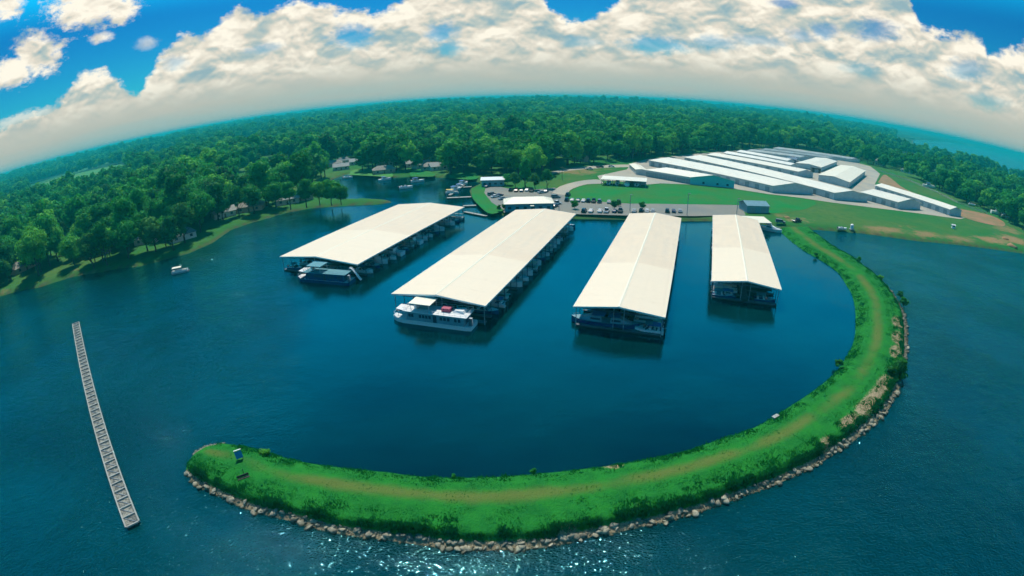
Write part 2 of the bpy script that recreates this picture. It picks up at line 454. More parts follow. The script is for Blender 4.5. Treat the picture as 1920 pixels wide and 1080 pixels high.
# ------------------------------------------------------------------ shoreline (traced, then set down on the water plane)
shore_px = [(0, 556), (22, 550), (47, 544), (75, 539), (130, 521), (155, 516), (195, 510), (217, 505), (262, 500), (310, 487), (355, 475),
 (400, 455), (432, 432), (475, 417), (505, 409), (530, 401), (581, 391), (655, 386), (705, 384), (737, 379), (725, 375), (690, 373), (655, 374), (612, 372),
 (585, 366), (600, 350), (625, 336), (648, 328), (686, 330), (726, 334), (770, 332), (806, 332), (845, 335), (880, 339), (903, 343),
 (884, 352), (880, 358), (883, 368), (890, 380), (910, 398), (925, 405), (957, 404), (1020, 406), (1083, 411), (1173, 412), (1279, 415), (1333, 415),
 (1400, 417), (1445, 424), (1470, 430), (1523, 431), (1567, 434), (1617, 438), (1667, 445), (1717, 452), (1811, 461), (1920, 476)]
shore = [at(*p) for p in shore_px]
a0, a1 = np.array(shore[0]), np.array(shore[3]); dl = (a0-a1)/np.hypot(*(a0-a1))
b0, b1 = np.array(shore[-1]), np.array(shore[-4]); dr = (b0-b1)/np.hypot(*(b0-b1))
L0 = [tuple(a0+dl*900+np.array((-300, -200))), tuple(a0+dl*300+np.array((-20, -10))), tuple(a0+dl*60)]
R0 = [tuple(b0+dr*120), tuple(b0+dr*400+np.array((40, -60)))]
shore = L0+shore+R0
rad = 30000
land_poly = shore+[(rad, R0[-1][1]), (rad, rad), (-rad, rad), (-rad, L0[0][1])]
lake_px = [(1712, 262.5), (1745, 263.5), (1778, 266), (1824, 274.5), (1888, 288), (1930, 298)]
lk = [at(*p) for p in lake_px]
lake_poly = [lk[0]]+lk[1:]+[(16000, 7500), (5200, 1500), (1350, 500), (1130, 735), (990, 920), (1400, 1400)]
def land_sd(x, y):
    """signed distance: positive inland"""
    i = inpoly(x, y, land_poly); d = segdist(x, y, shore)
    l = inpoly(x, y, lake_poly); d2 = segdist(x, y, lake_poly+[lake_poly[0]])
    s = np.where(i, d, -d)
    s2 = np.where(l, -d2, d2)
    return np.minimum(s, s2)
def hills(x, y):
    r = np.hypot(x, y)
    k = np.clip((r-700)/1500, 0, 1); k = k*k*(3-2*k)
    h = k*(fbm(x/900+3, y/900, 3, 5)*26-6)
    h = np.maximum(h, 0); az_ = np.degrees(np.arctan2(x, y)); h = h*(1-np.clip((az_-30)/8, 0, 1))
    far = np.clip((r-6000)/9000, 0, 1)
    return h*(1-0.5*far)+far*fbm(x/5000, y/5000, 3, 9)*36
def ground_z(x, y, sd):
    t = np.clip(sd/5.0, 0, 1)
    lift = np.clip(sd/120.0, 0, 1)
    return np.where(sd < 0, np.maximum(sd*0.5, -2.0), GZ*t)+hills(x, y)*lift
def polar(r0, r1, nr, a0, a1, na):
    rr = r0*(r1/r0)**np.linspace(0, 1, nr); aa = np.radians(np.linspace(a0, a1, na))
    A, Rr = np.meshgrid(aa, rr); x = (np.sin(A)*Rr).ravel(); y = (np.cos(A)*Rr).ravel()
    idx = np.arange(nr*na).reshape(nr, na)
    f = np.stack([idx[:-1, :-1], idx[:-1, 1:], idx[1:, 1:], idx[1:, :-1]], -1).reshape(-1, 4)
    return x, y, f
def circ(px, py, rx, ry, x, y, wob=0.35, seed=1, sc_=14.0):
    """soft patch centred on a traced point, rx / ry in metres"""
    cx, cy = at(px, py, GZ)
    d = np.hypot((x-cx)/rx, (y-cy)/ry)+(fbm(x/sc_, y/sc_, 3, seed)-0.5)*wob*2
    return np.clip(1.35-d, 0, 1)

# ground ------------------------------------------------------------
gx, gy, gf = polar(60, 30000, 520, -88, 88, 700)
gsd = land_sd(gx, gy)
gzv = ground_z(gx, gy, gsd)
keep = (gsd[gf] > -25).any(axis=1)
gf = gf[keep]
used = np.unique(gf); remap = -np.ones(len(gx), int); remap[used] = np.arange(len(used))
gx, gy, gzv, gsd = gx[used], gy[used], gzv[used], gsd[used]; gf = remap[gf]
dirtm = np.zeros(len(gx))
for (px, py, rx, ry, a) in [(1660, 430, 26, 9, .9), (1740, 440, 20, 10, .9), (1800, 447, 24, 10, .8), (1860, 450, 20, 11, 1.0), (1905, 450, 22, 16, 1.0), (1890, 430, 22, 18, .8), (1700, 425, 14, 5, .6),
                            (1490, 412, 16, 9, .7), (1463, 405, 9, 9, .7), (1500, 425, 6, 6, .5),
                            (1080, 322, 26, 22, .8), (1120, 318, 22, 20, .6), (1050, 335, 16, 12, .5), (310, 487, 5, 5, .3), (165, 508, 9, 5, .8), (140, 505, 8, 7, .6), (10, 545, 8, 5, .7)]:
    dirtm = np.maximum(dirtm, a*circ(px, py, rx, ry, gx, gy))
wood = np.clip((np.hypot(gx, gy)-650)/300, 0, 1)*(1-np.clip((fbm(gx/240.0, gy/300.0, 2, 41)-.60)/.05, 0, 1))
m = bpy.data.materials.new('ground_grass'); m.use_nodes = True
nt = m.node_tree; N = NT(nt); b = nt.nodes['Principled BSDF']
v = N.n('ShaderNodeTexCoord').outputs['Object']
n1 = N.noise(v, 0.02, 5, 0.6); n2 = N.noise(v, 0.25, 4, 0.65)
c = N.mix(N.sstep(n1, 0.35, 0.68), (0.020, 0.150, 0.028), (0.070, 0.150, 0.032))
c = N.mix(N.math('MULTIPLY', N.sstep(n2, 0.45, 0.7), 0.55), c, (0.018, 0.12, 0.025))
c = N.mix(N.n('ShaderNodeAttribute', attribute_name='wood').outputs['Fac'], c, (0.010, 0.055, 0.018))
dm = N.n('ShaderNodeAttribute', attribute_name='dirt').outputs['Fac']
dc = N.mix(N.sstep(n2, 0.35, 0.65), (0.36, 0.20, 0.10), (0.20, 0.16, 0.07))
c = N.mix(N.sstep(N.math('ADD', dm, N.math('MULTIPLY', N.math('SUBTRACT', n2, 0.5), 1.6)), 0.45, 1.05), c, dc)
bk = N.n('ShaderNodeAttribute', attribute_name='bank').outputs['Fac']
c = N.mix(bk, c, (0.07, 0.075, 0.04))
nt.links.new(c, b.inputs['Base Color']); b.inputs['Roughness'].default_value = 0.95; b.inputs['Specular IOR Level'].default_value = 0.1
bp = N.n('ShaderNodeBump', ins={'Strength': 0.5, 'Distance': 0.5, 'Height': n2}); nt.links.new(bp.outputs[0], b.inputs['Normal'])
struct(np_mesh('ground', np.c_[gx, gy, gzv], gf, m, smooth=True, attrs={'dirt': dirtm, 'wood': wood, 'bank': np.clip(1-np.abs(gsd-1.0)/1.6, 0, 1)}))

# water ---------------------------------------------------------------
# ------------------------------------------------------------------ breakwater outline
inner_px = [(1458, 431), (1470, 441), (1483, 452), (1503, 467), (1530, 483), (1553, 497), (1573, 513), (1585, 532), (1597, 552), (1603, 579), (1604, 615), (1597, 650), (1568, 696), (1533, 727),
 (1475, 766), (1416, 801), (1338, 828), (1280, 848), (1225, 859), (1150, 872), (1082, 881), (1012, 888), (935, 894), (860, 896), (782, 893), (730, 886), (660, 879), (595, 871), (540, 860), (500, 848), (460, 838), (420, 833)]
outer_px = [(1523, 432), (1532, 441), (1542, 448), (1567, 467), (1600, 486), (1622, 503), (1650, 525), (1670, 546), (1684, 566), (1696, 591), (1700, 620), (1700, 665), (1694, 692), (1690, 717), (1677, 747), (1657, 778),
 (1610, 819), (1552, 859), (1474, 900), (1397, 929), (1319, 957), (1275, 971), (1175, 994), (1087, 1012), (1040, 1023), (975, 1030), (875, 1031), (800, 1023), (720, 1012), (620, 998), (545, 977), (470, 957), (420, 935), (370, 910), (347, 888)]
inn = resample(catmull([at(*p) for p in inner_px], 1.0), 420)
outr = resample(catmull([at(*p) for p in outer_px], 1.0), 420)
tip = [at(*p) for p in [(347, 888), (352, 868), (366, 850), (392, 837), (420, 833)]]
bw_poly = [tuple(p) for p in inn]+[tuple(p) for p in catmull(tip[::-1], 1.0)]+[tuple(p) for p in outr[::-1]]
# harbour basin that the breakwater shelters (calm water)
basin = [tuple(p) for p in (inn*.45+outr*.55)]+[at(*p) for p in [(395, 837), (0, 700), (-60, 560), (0, 540), (600, 330), (900, 330), (1460, 425)]]
def water_mesh():
    x1, y1, f1 = polar(4, 30000, 420, -180, 180, 721)
    d = np.where(inpoly(x1, y1, basin), 1.0, 0.0)
    return x1, y1, f1, d
wx, wy, wf, calm = water_mesh()
# soften the edge of the calm zone to the left where the basin is open
left_open = np.clip((wx+58+(wy-50)*.35)/30, 0, 1)
calm = calm*left_open
m = bpy.data.materials.new('lake_water'); m.use_nodes = True
nt = m.node_tree; N = NT(nt); b = nt.nodes['Principled BSDF']
v = N.n('ShaderNodeTexCoord').outputs['Object']
cf = N.n('ShaderNodeAttribute', attribute_name='calm').outputs['Fac']
big = N.noise(N.mapping(v, (1, 1.6, 1), rot=(0, 0, 0.5)), 0.022, 3, 0.55)
c = N.mix(N.sstep(big, 0.3, 0.7), (0.0002, 0.011, 0.016), (0.0005, 0.030, 0.036))
c = N.mix(N.math('MULTIPLY', N.math('SUBTRACT', 1.0, cf), 0.25), c, (0.0008, 0.055, 0.050))      # lighter, greener base on the open lake outside the basin
vm = N.mapping(v, (1.0, 1.5, 1.0), rot=(0, 0, 0.35))
w1 = N.noise(vm, 0.30, 3, 0.6); w2 = N.noise(vm, 2.2, 1.0, 0.5); w3 = N.noise(vm, 0.06, 2, 0.5)
gust = N.sstep(N.noise(v, 0.03, 3, 0.6), 0.38, 0.62)
h = N.math('ADD', N.math('MULTIPLY', w1, 0.42), N.math('MULTIPLY', w2, 0.23))
h = N.math('ADD', h, N.math('MULTIPLY', w3, 0.6))
amp = N.math('SUBTRACT', 1.0, N.math('MULTIPLY', cf, 0.88))
amp = N.math('MULTIPLY', amp, N.math('ADD', 0.65, N.math('MULTIPLY', gust, 0.5)))
bp = N.n('ShaderNodeBump', ins={'Strength': 1.0, 'Distance': 1.0, 'Height': N.math('MULTIPLY', h, amp)})
df = N.n('ShaderNodeBsdfDiffuse', ins={0: c}); gl = N.n('ShaderNodeBsdfGlossy', ins={0: (0.26, 0.88, 1.0, 1), 'Roughness': 0.05, 'Normal': bp.outputs[0]})
fn = N.n('ShaderNodeFresnel', ins={'IOR': 1.62, 'Normal': bp.outputs[0]})
mx = N.n('ShaderNodeMixShader', ins={0: fn.outputs[0], 1: df.outputs[0], 2: gl.outputs[0]})
nt.links.new(mx.outputs[0], nt.nodes['Material Output'].inputs[0]); nt.nodes.remove(b)
struct(np_mesh('water', np.c_[wx, wy, np.zeros(len(wx))], wf, m, smooth=True, attrs={'calm': calm}))

# breakwater ----------------------------------------------------------
def bw_profile(t):
    xs = [-0.12, 0.0, 0.08, 0.18, 0.40, 0.62, 0.80, 0.885, 0.935, 1.0, 1.10]
    zs = [-1.2, 0.0, 0.75, 1.2, 1.55, 1.7, 1.65, 1.50, 0.45, 0.03, -1.3]
    return np.interp(t, xs, zs)
ts = np.r_[np.linspace(-0.12, .86, 34), np.linspace(.88, 1.10, 14)]
n_st = 420
cap_n = 26
secs = []
for i in range(n_st):
    for t in ts: secs.append((*(inn[i]*(1-t)+outr[i]*t), t, 0.0))
secs = np.array(secs).reshape(n_st, len(ts), 4)
# rounded tip: turn the last section about its middle
tipc = catmull(tip[::-1], 0.5); tipc = resample(tipc, 60)      # from inner to outer edge round the tip
mid_ = (inn[-1]*0.55+outr[-1]*0.45)
cap = []
for k in range(1, 14):
    q = k/14
    row = []
    for t in ts:
        # the section shrinks onto the tip outline
        p = inn[-1]*(1-t)+outr[-1]*t
        tt = min(max(t, 0), 1); e = tipc[int(round(tt*59))]
        over = max(0, -t, t-1)
        tgt = e+(e-mid_)/np.hypot(*(e-mid_))*over*8
        row.append((*(p*(1-q)+tgt*q), t, q))
    cap.append(row)
allr = np.concatenate([secs, np.array(cap)], 0)
nr, nc = allr.shape[:2]
bx, by, bt, bq = allr[..., 0].ravel(), allr[..., 1].ravel(), allr[..., 2].ravel(), allr[..., 3].ravel()
z_mid = bw_profile(bt)
tipd = segdist(bx, by, [tuple(p) for p in tipc])
ins = inpoly(bx, by, bw_poly)
tz = np.where(ins, np.interp(tipd, [0, 1.2, 3, 8], [0.0, 0.9, 1.3, 1.6]), -tipd*0.8)
bz = np.where(bq > 0, np.minimum(z_mid, tz), z_mid)
near_tip = (bq > 0) | (np.arange(nr).repeat(nc) > n_st-14)
bz = np.where(near_tip & ins, np.minimum(bz, tz), bz)
bz = np.where(bz > 0.15, bz+(fbm(bx/2.2, by/2.2, 3, 3)-0.5)*0.35, bz)
idx = np.arange(nr*nc).reshape(nr, nc)
bf = np.stack([idx[:-1, :-1], idx[:-1, 1:], idx[1:, 1:], idx[1:, :-1]], -1).reshape(-1, 4)
# worn track, bare bank, by position
trk = np.exp(-((bt-0.40)/0.115)**2)*np.clip(fbm(bx/9, by/9, 3, 21)*2.2-0.2, 0.15, 1)*(1-bq)
sand = np.clip((bt-0.90)/0.05, 0, 1)
def near(px, py, r):
    x, y = at(px, py, 1.0); return np.clip(1.5-np.hypot(bx-x, by-y)/r, 0, 1)
for (px, py, r) in [(1690, 610, 5), (1690, 640, 5), (1682, 665, 4), (1660, 725, 4.5), (1640, 745, 5), (1625, 765, 5), (1600, 800, 3.5), (1065, 1005, 1.8), (1560, 840, 2.5)]:
    sand = np.maximum(sand, near(px, py, r)*np.clip((bt-0.55)/0.2, 0, 1))
sand = np.maximum(sand, near(1150, 866, 1.8)*0.9)
m = bpy.data.materials.new('berm_grass'); m.use_nodes = True
nt = m.node_tree; N = NT(nt); b = nt.nodes['Principled BSDF']
v = N.n('ShaderNodeTexCoord').outputs['Object']
n1 = N.noise(v, 0.35, 5, 0.65); n2 = N.noise(v, 2.5, 4, 0.7)
c = N.mix(N.sstep(n1, 0.35, 0.65), (0.014, 0.185, 0.022), (0.008, 0.140, 0.022))
c = N.mix(N.math('MULTIPLY', N.sstep(n2, 0.45, 0.7), 0.5), c, (0.03, 0.20, 0.03))
t_ = N.n('ShaderNodeAttribute', attribute_name='track').outputs['Fac']
c = N.mix(N.sstep(N.math('ADD', t_, N.math('MULTIPLY', N.math('SUBTRACT', n1, 0.5), 0.5)), 0.1, 1.2), c, (0.105, 0.150, 0.034))
s_ = N.n('ShaderNodeAttribute', attribute_name='sand').outputs['Fac']
c = N.mix(N.sstep(N.math('ADD', s_, N.math('MULTIPLY', N.math('SUBTRACT', n2, 0.5), 0.8)), 0.4, 0.8), c, N.mix(N.sstep(n2, 0.35, 0.6), (0.16, 0.13, 0.075), (0.36, 0.29, 0.18)))
nt.links.new(c, b.inputs['Base Color']); b.inputs['Roughness'].default_value = 0.95; b.inputs['Specular IOR Level'].default_value = 0.1
bp = N.n('ShaderNodeBump', ins={'Strength': 0.6, 'Distance': 0.25, 'Height': N.math('ADD', n1, n2)}); nt.links.new(bp.outputs[0], b.inputs['Normal'])
bwo = np_mesh('breakwater', np.c_[bx, by, bz], bf, m, smooth=True, attrs={'track': trk, 'sand': sand})
struct(bwo)
def bw_pt(s, t):
    """point on the breakwater: s along 0..1, t across 0..1"""
    i = min(int(s*(n_st-1)), n_st-2); a = s*(n_st-1)-i
    p = (inn[i]*(1-t)+outr[i]*t)*(1-a)+(inn[i+1]*(1-t)+outr[i+1]*t)*a
    return p, float(bw_profile(t))

# flat sheets on the shore land -----------------------------------------
def psheet(name, m, px, z, step=None):
    p = [at(a, b, GZ) for a, b in px]
    if step: p = [tuple(q) for q in catmull(p+[p[0]], step)[:-1]]
    bm = bmesh.new(); vs = [bm.verts.new((x, y, z)) for x, y in p]; f = bm.faces.new(vs); bm.normal_update()
    if f.normal.z < 0: f.normal_flip()
    bmesh.ops.triangulate(bm, faces=[f])
    me = bpy.data.meshes.new(name); bm.to_mesh(me); bm.free(); me.materials.append(m)
    o = bpy.data.objects.new(name, me); COL.objects.link(o); return struct(o)
psheet('lawn', M['lawn'], [(1058, 374), (1075, 356), (1100, 347), (1130, 346), (1215, 348), (1240, 345), (1290, 347), (1375, 356), (1440, 366), (1500, 372), (1530, 380),
 (1510, 392), (1470, 398), (1442, 399), (1442, 386), (1392, 384), (1300, 383), (1180, 381.5), (1110, 377)], GZ+0.05, 3)
psheet('lawn', M['lawn'], [(884, 354), (905, 350), (912, 360), (918, 372), (936, 383), (946, 392), (930, 400), (914, 399), (893, 380), (885, 368)], GZ+0.05, 2)
psheet('parking_lot', M['asphalt'], [(912, 347), (935, 350), (970, 357), (1010, 355), (1040, 352), (1058, 360), (1060, 374), (1110, 377.5), (1180, 382), (1300, 383.5), (1390, 385), (1398, 404), (1300, 405.5), (1180, 404.5),
                                     (1085, 402), (1045, 399), (945, 399), (942, 392), (922, 380), (908, 362)], GZ+0.09)
psheet('road', M['gravel'], [(1035, 362), (1050, 350), (1085, 340), (1120, 337), (1130, 344), (1100, 346), (1072, 355), (1060, 366)], GZ+0.13, 3)
psheet('road', M['gravel'], [(1036, 321), (1060, 316), (1100, 312), (1150, 309), (1200, 309), (1200, 313), (1150, 314), (1100, 317), (1062, 321), (1036, 326)], GZ+0.05, 3)
psheet('gravel_yard', M['gravel'], [(1120, 330), (1175, 318), (1185, 306), (1215, 298), (1300, 289), (1420, 279), (1500, 280), (1560, 294), (1632, 312), (1650, 326), (1640, 346), (1700, 368), (1790, 397), (1812, 408), (1800, 411),
                                    (1720, 400), (1640, 390), (1560, 380), (1500, 371), (1440, 364), (1375, 354), (1290, 346), (1240, 344), (1215, 346), (1160, 340), (1125, 338)], GZ+0.09)
psheet('dirt_yard', M['dirt'], [(1646, 342), (1658, 328), (1675, 338), (1690, 350), (1720, 365), (1770, 385), (1850, 402), (1880, 415), (1882, 424), (1850, 420), (1802, 406), (1760, 385), (1700, 358)], GZ+0.13, 3)
psheet('lawn', M['lawn'], [(770, 331), (768, 322), (790, 318), (812, 324), (812, 331)], GZ+0.05, 4)
psheet('lawn', M['lawn'], [(842, 333), (850, 324), (885, 322), (898, 333), (880, 337)], GZ+0.05, 4)
psheet('lawn', M['fieldgrass'], [(655, 328), (665, 318), (720, 316), (735, 325), (733, 332), (700, 330)], GZ+0.05, 4)
def hsheet(name, m, px, zoff):
    """a sheet that follows the rolling ground: a fine grid cut to the traced outline"""
    p = [at(a, b, GZ+6) for a, b in px]; xs = [q[0] for q in p]; ys = [q[1] for q in p]
    nx, ny = 80, 60
    X_, Y_ = np.meshgrid(np.linspace(min(xs), max(xs), nx), np.linspace(min(ys), max(ys), ny)); x, y = X_.ravel(), Y_.ravel()
    i = np.arange(nx*ny).reshape(ny, nx); f = np.stack([i[:-1, :-1], i[:-1, 1:], i[1:, 1:], i[1:, :-1]], -1).reshape(-1, 4)
    k = inpoly(x, y, p); f = f[k[f].all(axis=1)]
    z = ground_z(x, y, land_sd(x, y))+zoff
    return p, struct(np_mesh(name, np.c_[x, y, z], f, m, smooth=True))
FIELDS = [[(430, 262), (520, 245), (560, 246), (500, 262), (440, 272)], [(250, 296), (330, 276), (345, 282), (270, 304)], [(640, 222), (760, 211), (770, 215), (660, 229)], [(1330, 205), (1450, 212), (1455, 217), (1340, 211)], [(1510, 232), (1600, 244), (1600, 250), (1510, 238)],
 [(860, 204), (960, 203), (962, 208), (860, 210)], [(1050, 203), (1200, 204), (1200, 208), (1060, 208)], [(0, 372), (30, 362), (36, 372), (0, 386)]]
FIELD_PX = [(52, 350), (110, 330), (180, 314), (232, 304), (246, 312), (240, 330), (170, 353), (115, 368), (56, 376)]
field_poly, _ = hsheet('field', M['fieldgrass'], FIELD_PX, 0.6)
field_polys = [field_poly]
for f_ in FIELDS: field_polys.append(hsheet('field', M['fieldgrass'], f_, 0.7)[0])
lane_poly = [at(a, b, GZ) for a, b in [(312, 368), (345, 354), (352, 360), (325, 376)]]
psheet('road', M['gravel'], [(316, 368), (345, 355), (348, 358), (322, 374)], GZ+0.08)
# ================================================================== rocks
def rock_proto(seed):
    rs = np.random.default_rng(seed)
    bm = bmesh.new(); bmesh.ops.create_icosphere(bm, subdivisions=2, radius=1.0)
    ax = rs.normal(size=(9, 3)); ax /= np.linalg.norm(ax, axis=1)[:, None]; cut = rs.uniform(0.5, 0.85, 9)
    sx = rs.uniform(0.75, 1.25, 3)*np.array((1, 1, 0.7))
    for vt in bm.verts:
        p = np.array(vt.co)
        for a, c_ in zip(ax, cut):
            d = p@a
            if d > c_: p = p-a*(d-c_)
        vt.co = Vector(p*sx)
    v = np.array([x.co[:] for x in bm.verts]); bm.faces.ensure_lookup_table()
    f = np.array([[x.index for x in q.verts] for q in bm.faces]); bm.free()
    return v, f
rocks = [rock_proto(100+i) for i in range(7)]
rock_me = []
for i, (v_, f_) in enumerate(rocks):
    o = np_mesh('boulder', v_, f_, M['rock']); rock_me.append(o.data); bpy.data.objects.remove(o)
cand = []
for k in range(3300):
    s = random.random(); t = 0.925+0.095*random.random()
    sz = 0.10+0.50*random.random()**6
    p, z = bw_pt(s, t)
    if s > 0.12: cand.append((s, t, sz, p, z))
for k in range(300):                              # round the tip
    q = random.random(); e = tipc[int(q*59)]; d = (mid_-e)/np.hypot(*(mid_-e))
    if q > 0.62: continue
    off = random.random()*1.4-0.2; cand.append((1.0, 0.9, 0.13+0.22*random.random(), e+d*off, 0.1+0.35*max(0, off)))
def look_size(c_):
    return c_[2]/math.sqrt(c_[3][0]**2+c_[3][1]**2+CAM_H**2)
cand.sort(key=lambda c_: -look_size(c_))
for i, (s, t, sz, p, z) in enumerate(cand[:260]):
    o = bpy.data.objects.new('boulder', rock_me[i % 7]); COL.objects.link(o)
    sz *= 1.15
    o.location = (p[0], p[1], max(z, 0)+sz*0.12); o.scale = (sz*random.uniform(.8, 1.5), sz*random.uniform(.8, 1.3), sz*random.uniform(.7, 1.1))
    o.rotation_euler = (random.uniform(-.5, .5), random.uniform(-.5, .5), random.uniform(0, 6.28))
    big = 'large pale' if sz > .62 else 'medium pale' if sz > .46 else 'small tan'
    place_ = 'at the waterline round the grassy tip of the breakwater' if s >= 0.97 else 'below the dark bench near the breakwater tip' if s > .93 else 'on the outer edge a little right of the bench' if s > .87 else \
        'on the outer edge above the left half of the sun glitter' if s > .79 else 'at the lowest point of the breakwater in the picture' if s > .71 else 'on the outer edge right of the lowest point' if s > .63 else \
        'where the breakwater starts to climb to the right' if s > .54 else 'along the outer bend of the breakwater at lower right' if s > .44 else 'beside the large dark shrub on the right' if s > .36 else 'on the outer bank at the far right of the breakwater'
    lab = big+' boulder '+place_
    tag(o, lab, 'boulder', 'boulders along the outer edge of the breakwater')
V, F = [], []; off = 0
for i, (s, t, sz, p, z) in enumerate(cand[260:]):
    v_, f_ = rocks[i % 7]; a = random.uniform(0, 6.28); ca, sa = math.cos(a), math.sin(a)
    q = v_*sz*random.uniform(.8, 1.2); q = np.c_[q[:, 0]*ca-q[:, 1]*sa, q[:, 0]*sa+q[:, 1]*ca, q[:, 2]]+np.array((p[0], p[1], max(z, 0)+0.02))
    V.append(q); F.append(f_+off); off += len(v_)
tag(np_mesh('rubble', np.concatenate(V), np.concatenate(F), M['rock']), 'strip of smaller pale stones along the outer edge of the breakwater', 'rubble', kind='stuff')

# ================================================================== grass on the breakwater
def tufts(pos, hgt, name, m, label):
    """pos (n,3), hgt (n): three bent blades each"""
    n = len(pos); V, F = [], []
    for b_ in range(3):
        a = rng.uniform(0, 2*np.pi, n); wv = hgt*rng.uniform(.16, .30, n); lean = hgt*rng.uniform(.1, .6, n); la = rng.uniform(0, 2*np.pi, n)
        dx, dy = np.cos(a)*wv, np.sin(a)*wv
        o_ = pos+np.c_[rng.normal(0, .12, n), rng.normal(0, .12, n), np.full(n, -0.05)]
        v0 = o_-np.c_[dx, dy, np.zeros(n)]; v1 = o_+np.c_[dx, dy, np.zeros(n)]
        v2 = o_+np.c_[np.cos(la)*lean, np.sin(la)*lean, hgt*rng.uniform(.7, 1.1, n)]
        base = b_*3*n
        V.append(np.stack([v0, v1, v2], 1).reshape(-1, 3)); F.append(np.arange(3*n).reshape(n, 3)+base)
    return tag(np_mesh(name, np.concatenate(V), np.concatenate(F), m), label, 'grass', kind='stuff')
gm = leafmat('grass_blades', (0.008, 0.175, 0.026), (0.008, 0.175, 0.026), (0.008, 0.175, 0.026))
gm2 = leafmat('rank_grass', (0.007, 0.135, 0.03), (0.007, 0.135, 0.03), (0.007, 0.135, 0.03))  # taller rank grass; its darker green also stands in for the shaded rim
P_, H_, P2, H2 = [], [], [], []
for k in range(46000):
    s = random.random()**0.75; t = random.random()*0.93 if k < 36000 else .84+.07*random.random()
    if 0.25 < t < 0.56 and random.random() < 0.85: continue
    p, z = bw_pt(s, t)
    cl = float(vnoise(np.array(p[0]/1.7), np.array(p[1]/1.7), 4))
    edge = 1.0 if (t < 0.16 or t > 0.7) else 0.35
    h_ = (0.12+0.42*cl*edge)
    if t > 0.83 and (cl > 0.55 or t > .885): P2.append((p[0], p[1], z)); H2.append(h_*1.3)
    else: P_.append((p[0], p[1], z)); H_.append(h_)
tufts(np.array(P_), np.array(H_), 'grass', gm, 'green grass covering the curved breakwater')
tufts(np.array(P2), np.array(H2), 'rank_grass', gm2, 'rank grass darkened for shade above the stones of the breakwater')

# ================================================================== foliage
def lumpy(c_, r, seed, sub=1):
    bm = bmesh.new(); bmesh.ops.create_icosphere(bm, subdivisions=sub, radius=1.0)
    v = np.array([x.co[:] for x in bm.verts]); f = np.array([[x.index for x in q.verts] for q in bm.faces]); bm.free()
    rs = np.random.default_rng(seed)
    v = v*(1+rs.uniform(-.22, .22, len(v)))[:, None]*np.array((r, r, r*0.85))+c_
    return v, f
def crown_mesh(seed, height, width, leaves, lsize, lobes=14, base=0.28, core=0.78, shape='broad', sub=1):
    rs = np.random.default_rng(seed)
    zc = height*(base+1)/2; hz_ = height*(1-base)/2
    L = []
    for i in range(lobes):
        u = rs.uniform(-0.95, 1); th = i*2.399+rs.uniform(-.5, .5)
        prof = math.sqrt(max(0.05, 1-(abs(u)**2.2))) if shape == 'broad' else (0.35+0.65*(1-(u+1)/2))*(0.9 if u > -.8 else .6)
        rr = width/2*prof*rs.uniform(.45, .78)
        lr = width*rs.uniform(.17, .27)*(1.0 if shape == 'broad' else .8)
        L.append((np.array((math.cos(th)*rr, math.sin(th)*rr, zc+u*hz_*0.74)), lr))
    L.append((np.array((0, 0, zc+hz_*.5)), width*.22)); L.append((np.array((0, 0, zc)), width*.30))
    V, F = [], []; off = 0
    for j, (c_, r) in enumerate(L):
        v, f = lumpy(c_, r*core, seed*31+j, sub); f = np.c_[f, f[:, 2]]  # placeholder, triangles kept apart below
        V.append(v); F.append(f[:, :3]+off); off += len(v)
    n = leaves; li = rs.integers(0, len(L), n)
    c_ = np.array([L[i][0] for i in li]); r = np.array([L[i][1] for i in li])
    d = rs.normal(size=(n, 3)); d[:, 2] = d[:, 2]*0.85+0.15; d /= np.linalg.norm(d, axis=1)[:, None]
    p = c_+d*(r*rs.uniform(.80, 1.14, n))[:, None]*np.array((1, 1, .88))
    nn = d+rs.normal(0, .55, (n, 3)); nn /= np.linalg.norm(nn, axis=1)[:, None]
    ref = rs.normal(size=(n, 3)); a = np.cross(nn, ref); a /= np.linalg.norm(a, axis=1)[:, None]; b_ = np.cross(nn, a)
    s = lsize*rs.uniform(.6, 1.3, n)[:, None]
    # two triangles, folded a little, for each spray of leaves
    v0, v1, v2, v3 = p-a*s, p-b_*s*.7+nn*s*.15, p+a*s, p+b_*s*.7+nn*s*.15
    V.append(np.stack([v0, v1, v2, v3], 1).reshape(-1, 3)); q = np.arange(n)*4+off
    F.append(np.concatenate([np.c_[q, q+1, q+2], np.c_[q, q+2, q+3]]))
    return np.concatenate(V), np.concatenate(F)
def trunk_mesh(seed, height, base, r0):
    rs = random.Random(seed); mb = MB()
    p = Vector((0, 0, -0.3)); top = height*(base+0.28); n = 4; prev = p; pr = r0*1.25
    for k in range(1, n+1):
        q = Vector((rs.uniform(-.25, .25), rs.uniform(-.25, .25), -0.3+(top+.3)*k/n)); rr = r0*(1-0.6*k/n)
        mb.tube(prev, q, pr, rr, 7); prev, pr = q, rr
    for k in range(4):
        a = k*1.6+rs.uniform(0, 1); z0 = height*(base*0.7+0.06*k)
        mb.tube((0, 0, z0), (math.cos(a)*height*.2, math.sin(a)*height*.2, z0+height*.2), r0*.5, r0*.15, 5)
    return mb
def tree_proto(name, seed, height, width, leaves, lsize, m, cat='tree', **kw):
    t = empty(name, (0, 0, -500), 0, 'green tree', cat)
    v, f = crown_mesh(seed, height, width, leaves, lsize, **kw)
    np_mesh('crown', v, f, m, t)
    b_ = kw.get('base', .28)
    trunk_mesh(seed, height, b_, height*0.022).build('trunk', M['bark'], t)
    return t
